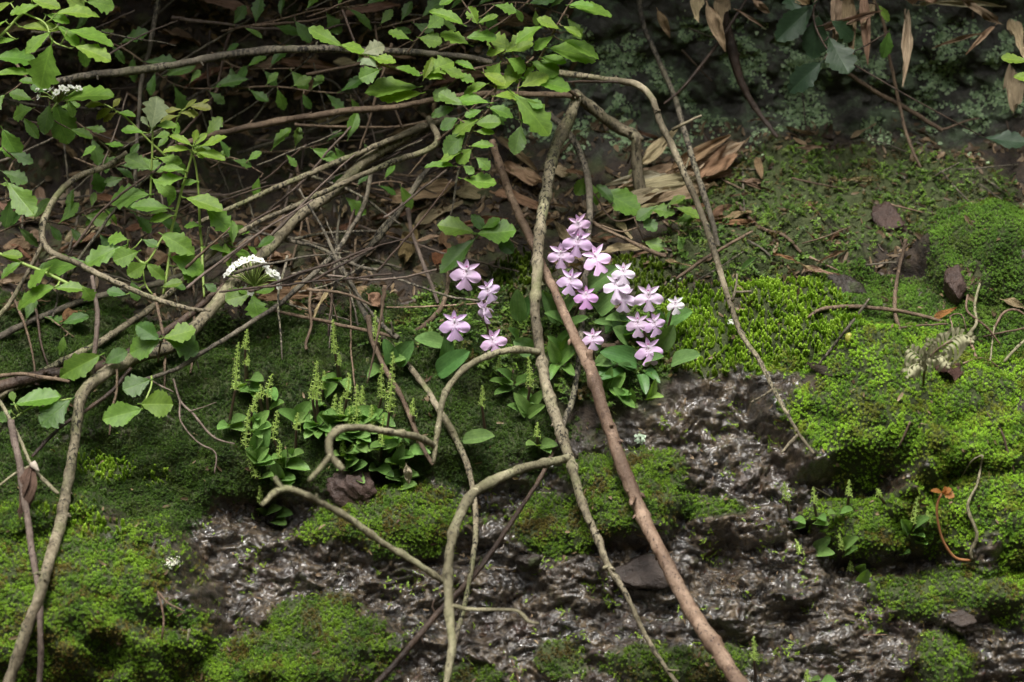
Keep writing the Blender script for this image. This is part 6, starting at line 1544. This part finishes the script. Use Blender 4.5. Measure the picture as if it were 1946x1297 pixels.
for pts, n, L in [([(1768, 678, gd - .022), (1800, 650, gd - .03), (1830, 637, gd - .034), (1852, 650, gd - .036)], 22, 40), ([(1760, 690, gd - .018), (1740, 672, gd - .024), (1722, 660, gd - .026)], 12, 32), ([(1758, 700, gd - .016), (1745, 692, gd - .024), (1728, 700, gd - .028), (1726, 720, gd - .03)], 14, 30), ([(1768, 682, gd - .022), (1790, 678, gd - .03), (1805, 700, gd - .034)], 12, 28), ([(1766, 680, gd - .02), (1768, 655, gd - .026), (1764, 642, gd - .028)], 9, 24)]:
    frond(pts, n, L)
FT = ['thin looping', 'upright jointed', 'long slanting', 'far right forked', 'short upright straw-like', 'thick pale slanting', 'stubby upright', 'low level', 'long level pale']
for pts, w in [([(1790, 640, .0), (1810, 625, -.005), (1806, 602, -.005), (1828, 598, -.004), (1836, 625, .0)], (3, 3, 2)), ([(1838, 640, .0), (1856, 615, -.003), (1852, 580, -.002), (1862, 540, .0)], (6, 6, 5)), ([(1840, 560, .0), (1838, 590, .0), (1870, 620, -.002), (1900, 655, -.004)], (5, 5, 4)), ([(1885, 640, .0), (1902, 600, .0), (1930, 590, .0), (1960, 610, .0)], (5, 5, 4)),
               ([(1880, 690, -.01), (1885, 655, -.01), (1890, 620, -.008)], (4, 3)), ([(1908, 690, -.012), (1930, 665, -.012), (1960, 635, -.01)], (6, 6, 5)), ([(1855, 680, -.01), (1845, 650, -.01), (1848, 630, -.008)], (6, 5)), ([(1830, 692, -.012), (1868, 680, -.01), (1900, 700, -.01)], (4, 3)), ([(1870, 640, -.005), (1910, 632, -.005), (1960, 622, -.005)], (4, 4))]:
    branch('dead_twig', FT.pop(0) + ' dead twig in the tangle right of the withered fern', random.choice(['bark_brown', 'cane', 'bark_pale']), pts, w, cat='twig', group='dead twigs behind the withered fern')

# reddish seedling and pale rootlet, lower right
base, _, gd = hit(1838, 1066)
mb, line = limb([(1845, 1066, gd - .003), (1815, 1060, gd - .008), (1793, 1030, gd - .014), (1782, 990, gd - .02), (1781, 960, gd - .024), (1789, 938, gd - .026)], (6, 6, 5, 5, 5), 7)
sd_ = obj('seedling', mb.mesh('stem', plain_mat('seedling_red', (.26, .12, .05), .55), base), None, base); tag(sd_, 'reddish curved seedling with rusty top leaves at lower right', 'seedling')
for tx, ty in ((1774, 930), (1812, 942), (1800, 928), (1806, 930)):
    obj('leaf', random.choice(SPIREA_SOFT), sd_, None, leaf_matrix(at(1789, 936, gd - .026), at(tx, ty, gd - .03), .5, 1.2, 0, base), (.36, .15, .04))
branch('rootlet', 'pale crooked rootlet hanging beside the red seedling', 'bark_pale', [(1868, 865, -.045), (1862, 895, -.05), (1855, 925, -.055), (1840, 960, -.058), (1852, 995, -.06), (1858, 1020, -.062), (1845, 1050, -.064), (1848, 1066, -.064)], (4, 5, 6, 8, 7, 6), [([(1868, 866, -.045), (1845, 878, -.05), (1828, 905, -.055)], (3, 2.5, 2))], cat='root', wob=3)
# feathery pale lichen tuft on the wet rock, white crust on the left mound, a yellow-green capsule
base, N, gd = hit(1216, 830)
mb = MB()
for k in range(26):
    a = random.uniform(0, 6.28); r_ = random.uniform(.3, 1) * 11 * PX
    P0 = base + np.array([math.cos(a) * r_, -.002 - random.uniform(0, .003), math.sin(a) * r_]); e = RNG.normal(0, 1, 3); e /= np.linalg.norm(e); f = np.cross(e, TOCAM); f /= np.linalg.norm(f)
    mb.add([P0 - e * .0012, P0 + f * .0010, P0 + e * .0012, P0 - f * .0010 + TOCAM * .0004], [(0, 1, 2, 3)])
o = obj('lichen_tuft', mb.mesh('lichen_tuft', plain_mat('lichen_pale', (.42, .52, .38), .8), base), None, base); tag(o, 'small pale green lichen tuft alone on dark rock at centre', 'lichen')
pts = [hit(random.gauss(326, 7), random.gauss(1070, 5)) for _ in range(110)]
P = np.array([p[0] for p in pts]); N = np.array([p[1] for p in pts])
scatter('white_lichen', 'flake', T_FLAKE, P + N * .0016, N, RNG.uniform(.3, .8, 110) * .0008, np.tile([[.75, .74, .66]], (110, 1)), 'white crusty patch on the right flank of the lower left mound', 'lichen', .5)
pts = [hit(random.gauss(1390, 5), random.gauss(621, 4)) for _ in range(30)]
P = np.array([p[0] for p in pts]); N = np.array([p[1] for p in pts])
scatter('white_lichen', 'flake', T_FLAKE, P + N * .004, N, RNG.uniform(.4, .9, 30) * .0011, np.tile([[.7, .72, .66]], (30, 1)), 'white speck in the lime green moss carpet', 'lichen', .5)
base, N, gd = hit(1613, 652)
mb = MB(); C = np.array([base - UPW * .001, base + UPW * .0015, base + UPW * .0035, base + UPW * .0055, base + UPW * .0062]); tube(mb, C, [.001, .0022, .0024, .0016, .0004], 10)
o = obj('capsule', mb.mesh('capsule', plain_mat('capsule', (.40, .40, .08), .2, .6, .35), base), None, base); tag(o, 'tiny glossy yellow-green capsule on moss above the dark dead leaf', 'capsule')
# short dry straws and stalks on the mosses
for lab, pts, w, m_ in [('reddish dead sprig standing on the lower left moss mound', [(308, 1215, -.115), (311, 1180, -.12), (306, 1150, -.122), (300, 1125, -.123), (318, 1145, -.125), (350, 1162, -.125)], (4, 4, 3), 'cane'), ('short straw lying on the lower left moss mound', [(356, 1220, -.115), (360, 1196, -.117)], (5, 6), 'bark_pale'),
                        ('thin straw on wet rock above the lower right orchids', [(1545, 920, 'g'), (1575, 942, 'g')], (4, 3), 'bark_pale'), ('brown needle on wet rock near the bottom edge', [(970, 1258, 'g'), (988, 1297, 'g')], (4, 4), 'cane'), ('red-brown needle on the rock at lower right', [(1640, 1210, 'g'), (1682, 1205, 'g')], (4, 3), 'cane'),
                        ('dead rootlet lying on the right hummock face', [(1730, 800, 'g'), (1718, 830, 'g'), (1708, 848, 'g')], (5, 5, 3), 'bark_brown'), ('dead rootlet at the right edge of the hummock', [(1880, 790, 'g'), (1900, 820, 'g'), (1912, 860, 'g'), (1925, 900, 'g')], (4, 5, 4), 'bark_brown')]:
    branch('straw', lab, m_, pts, w, cat='straw', wob=1)
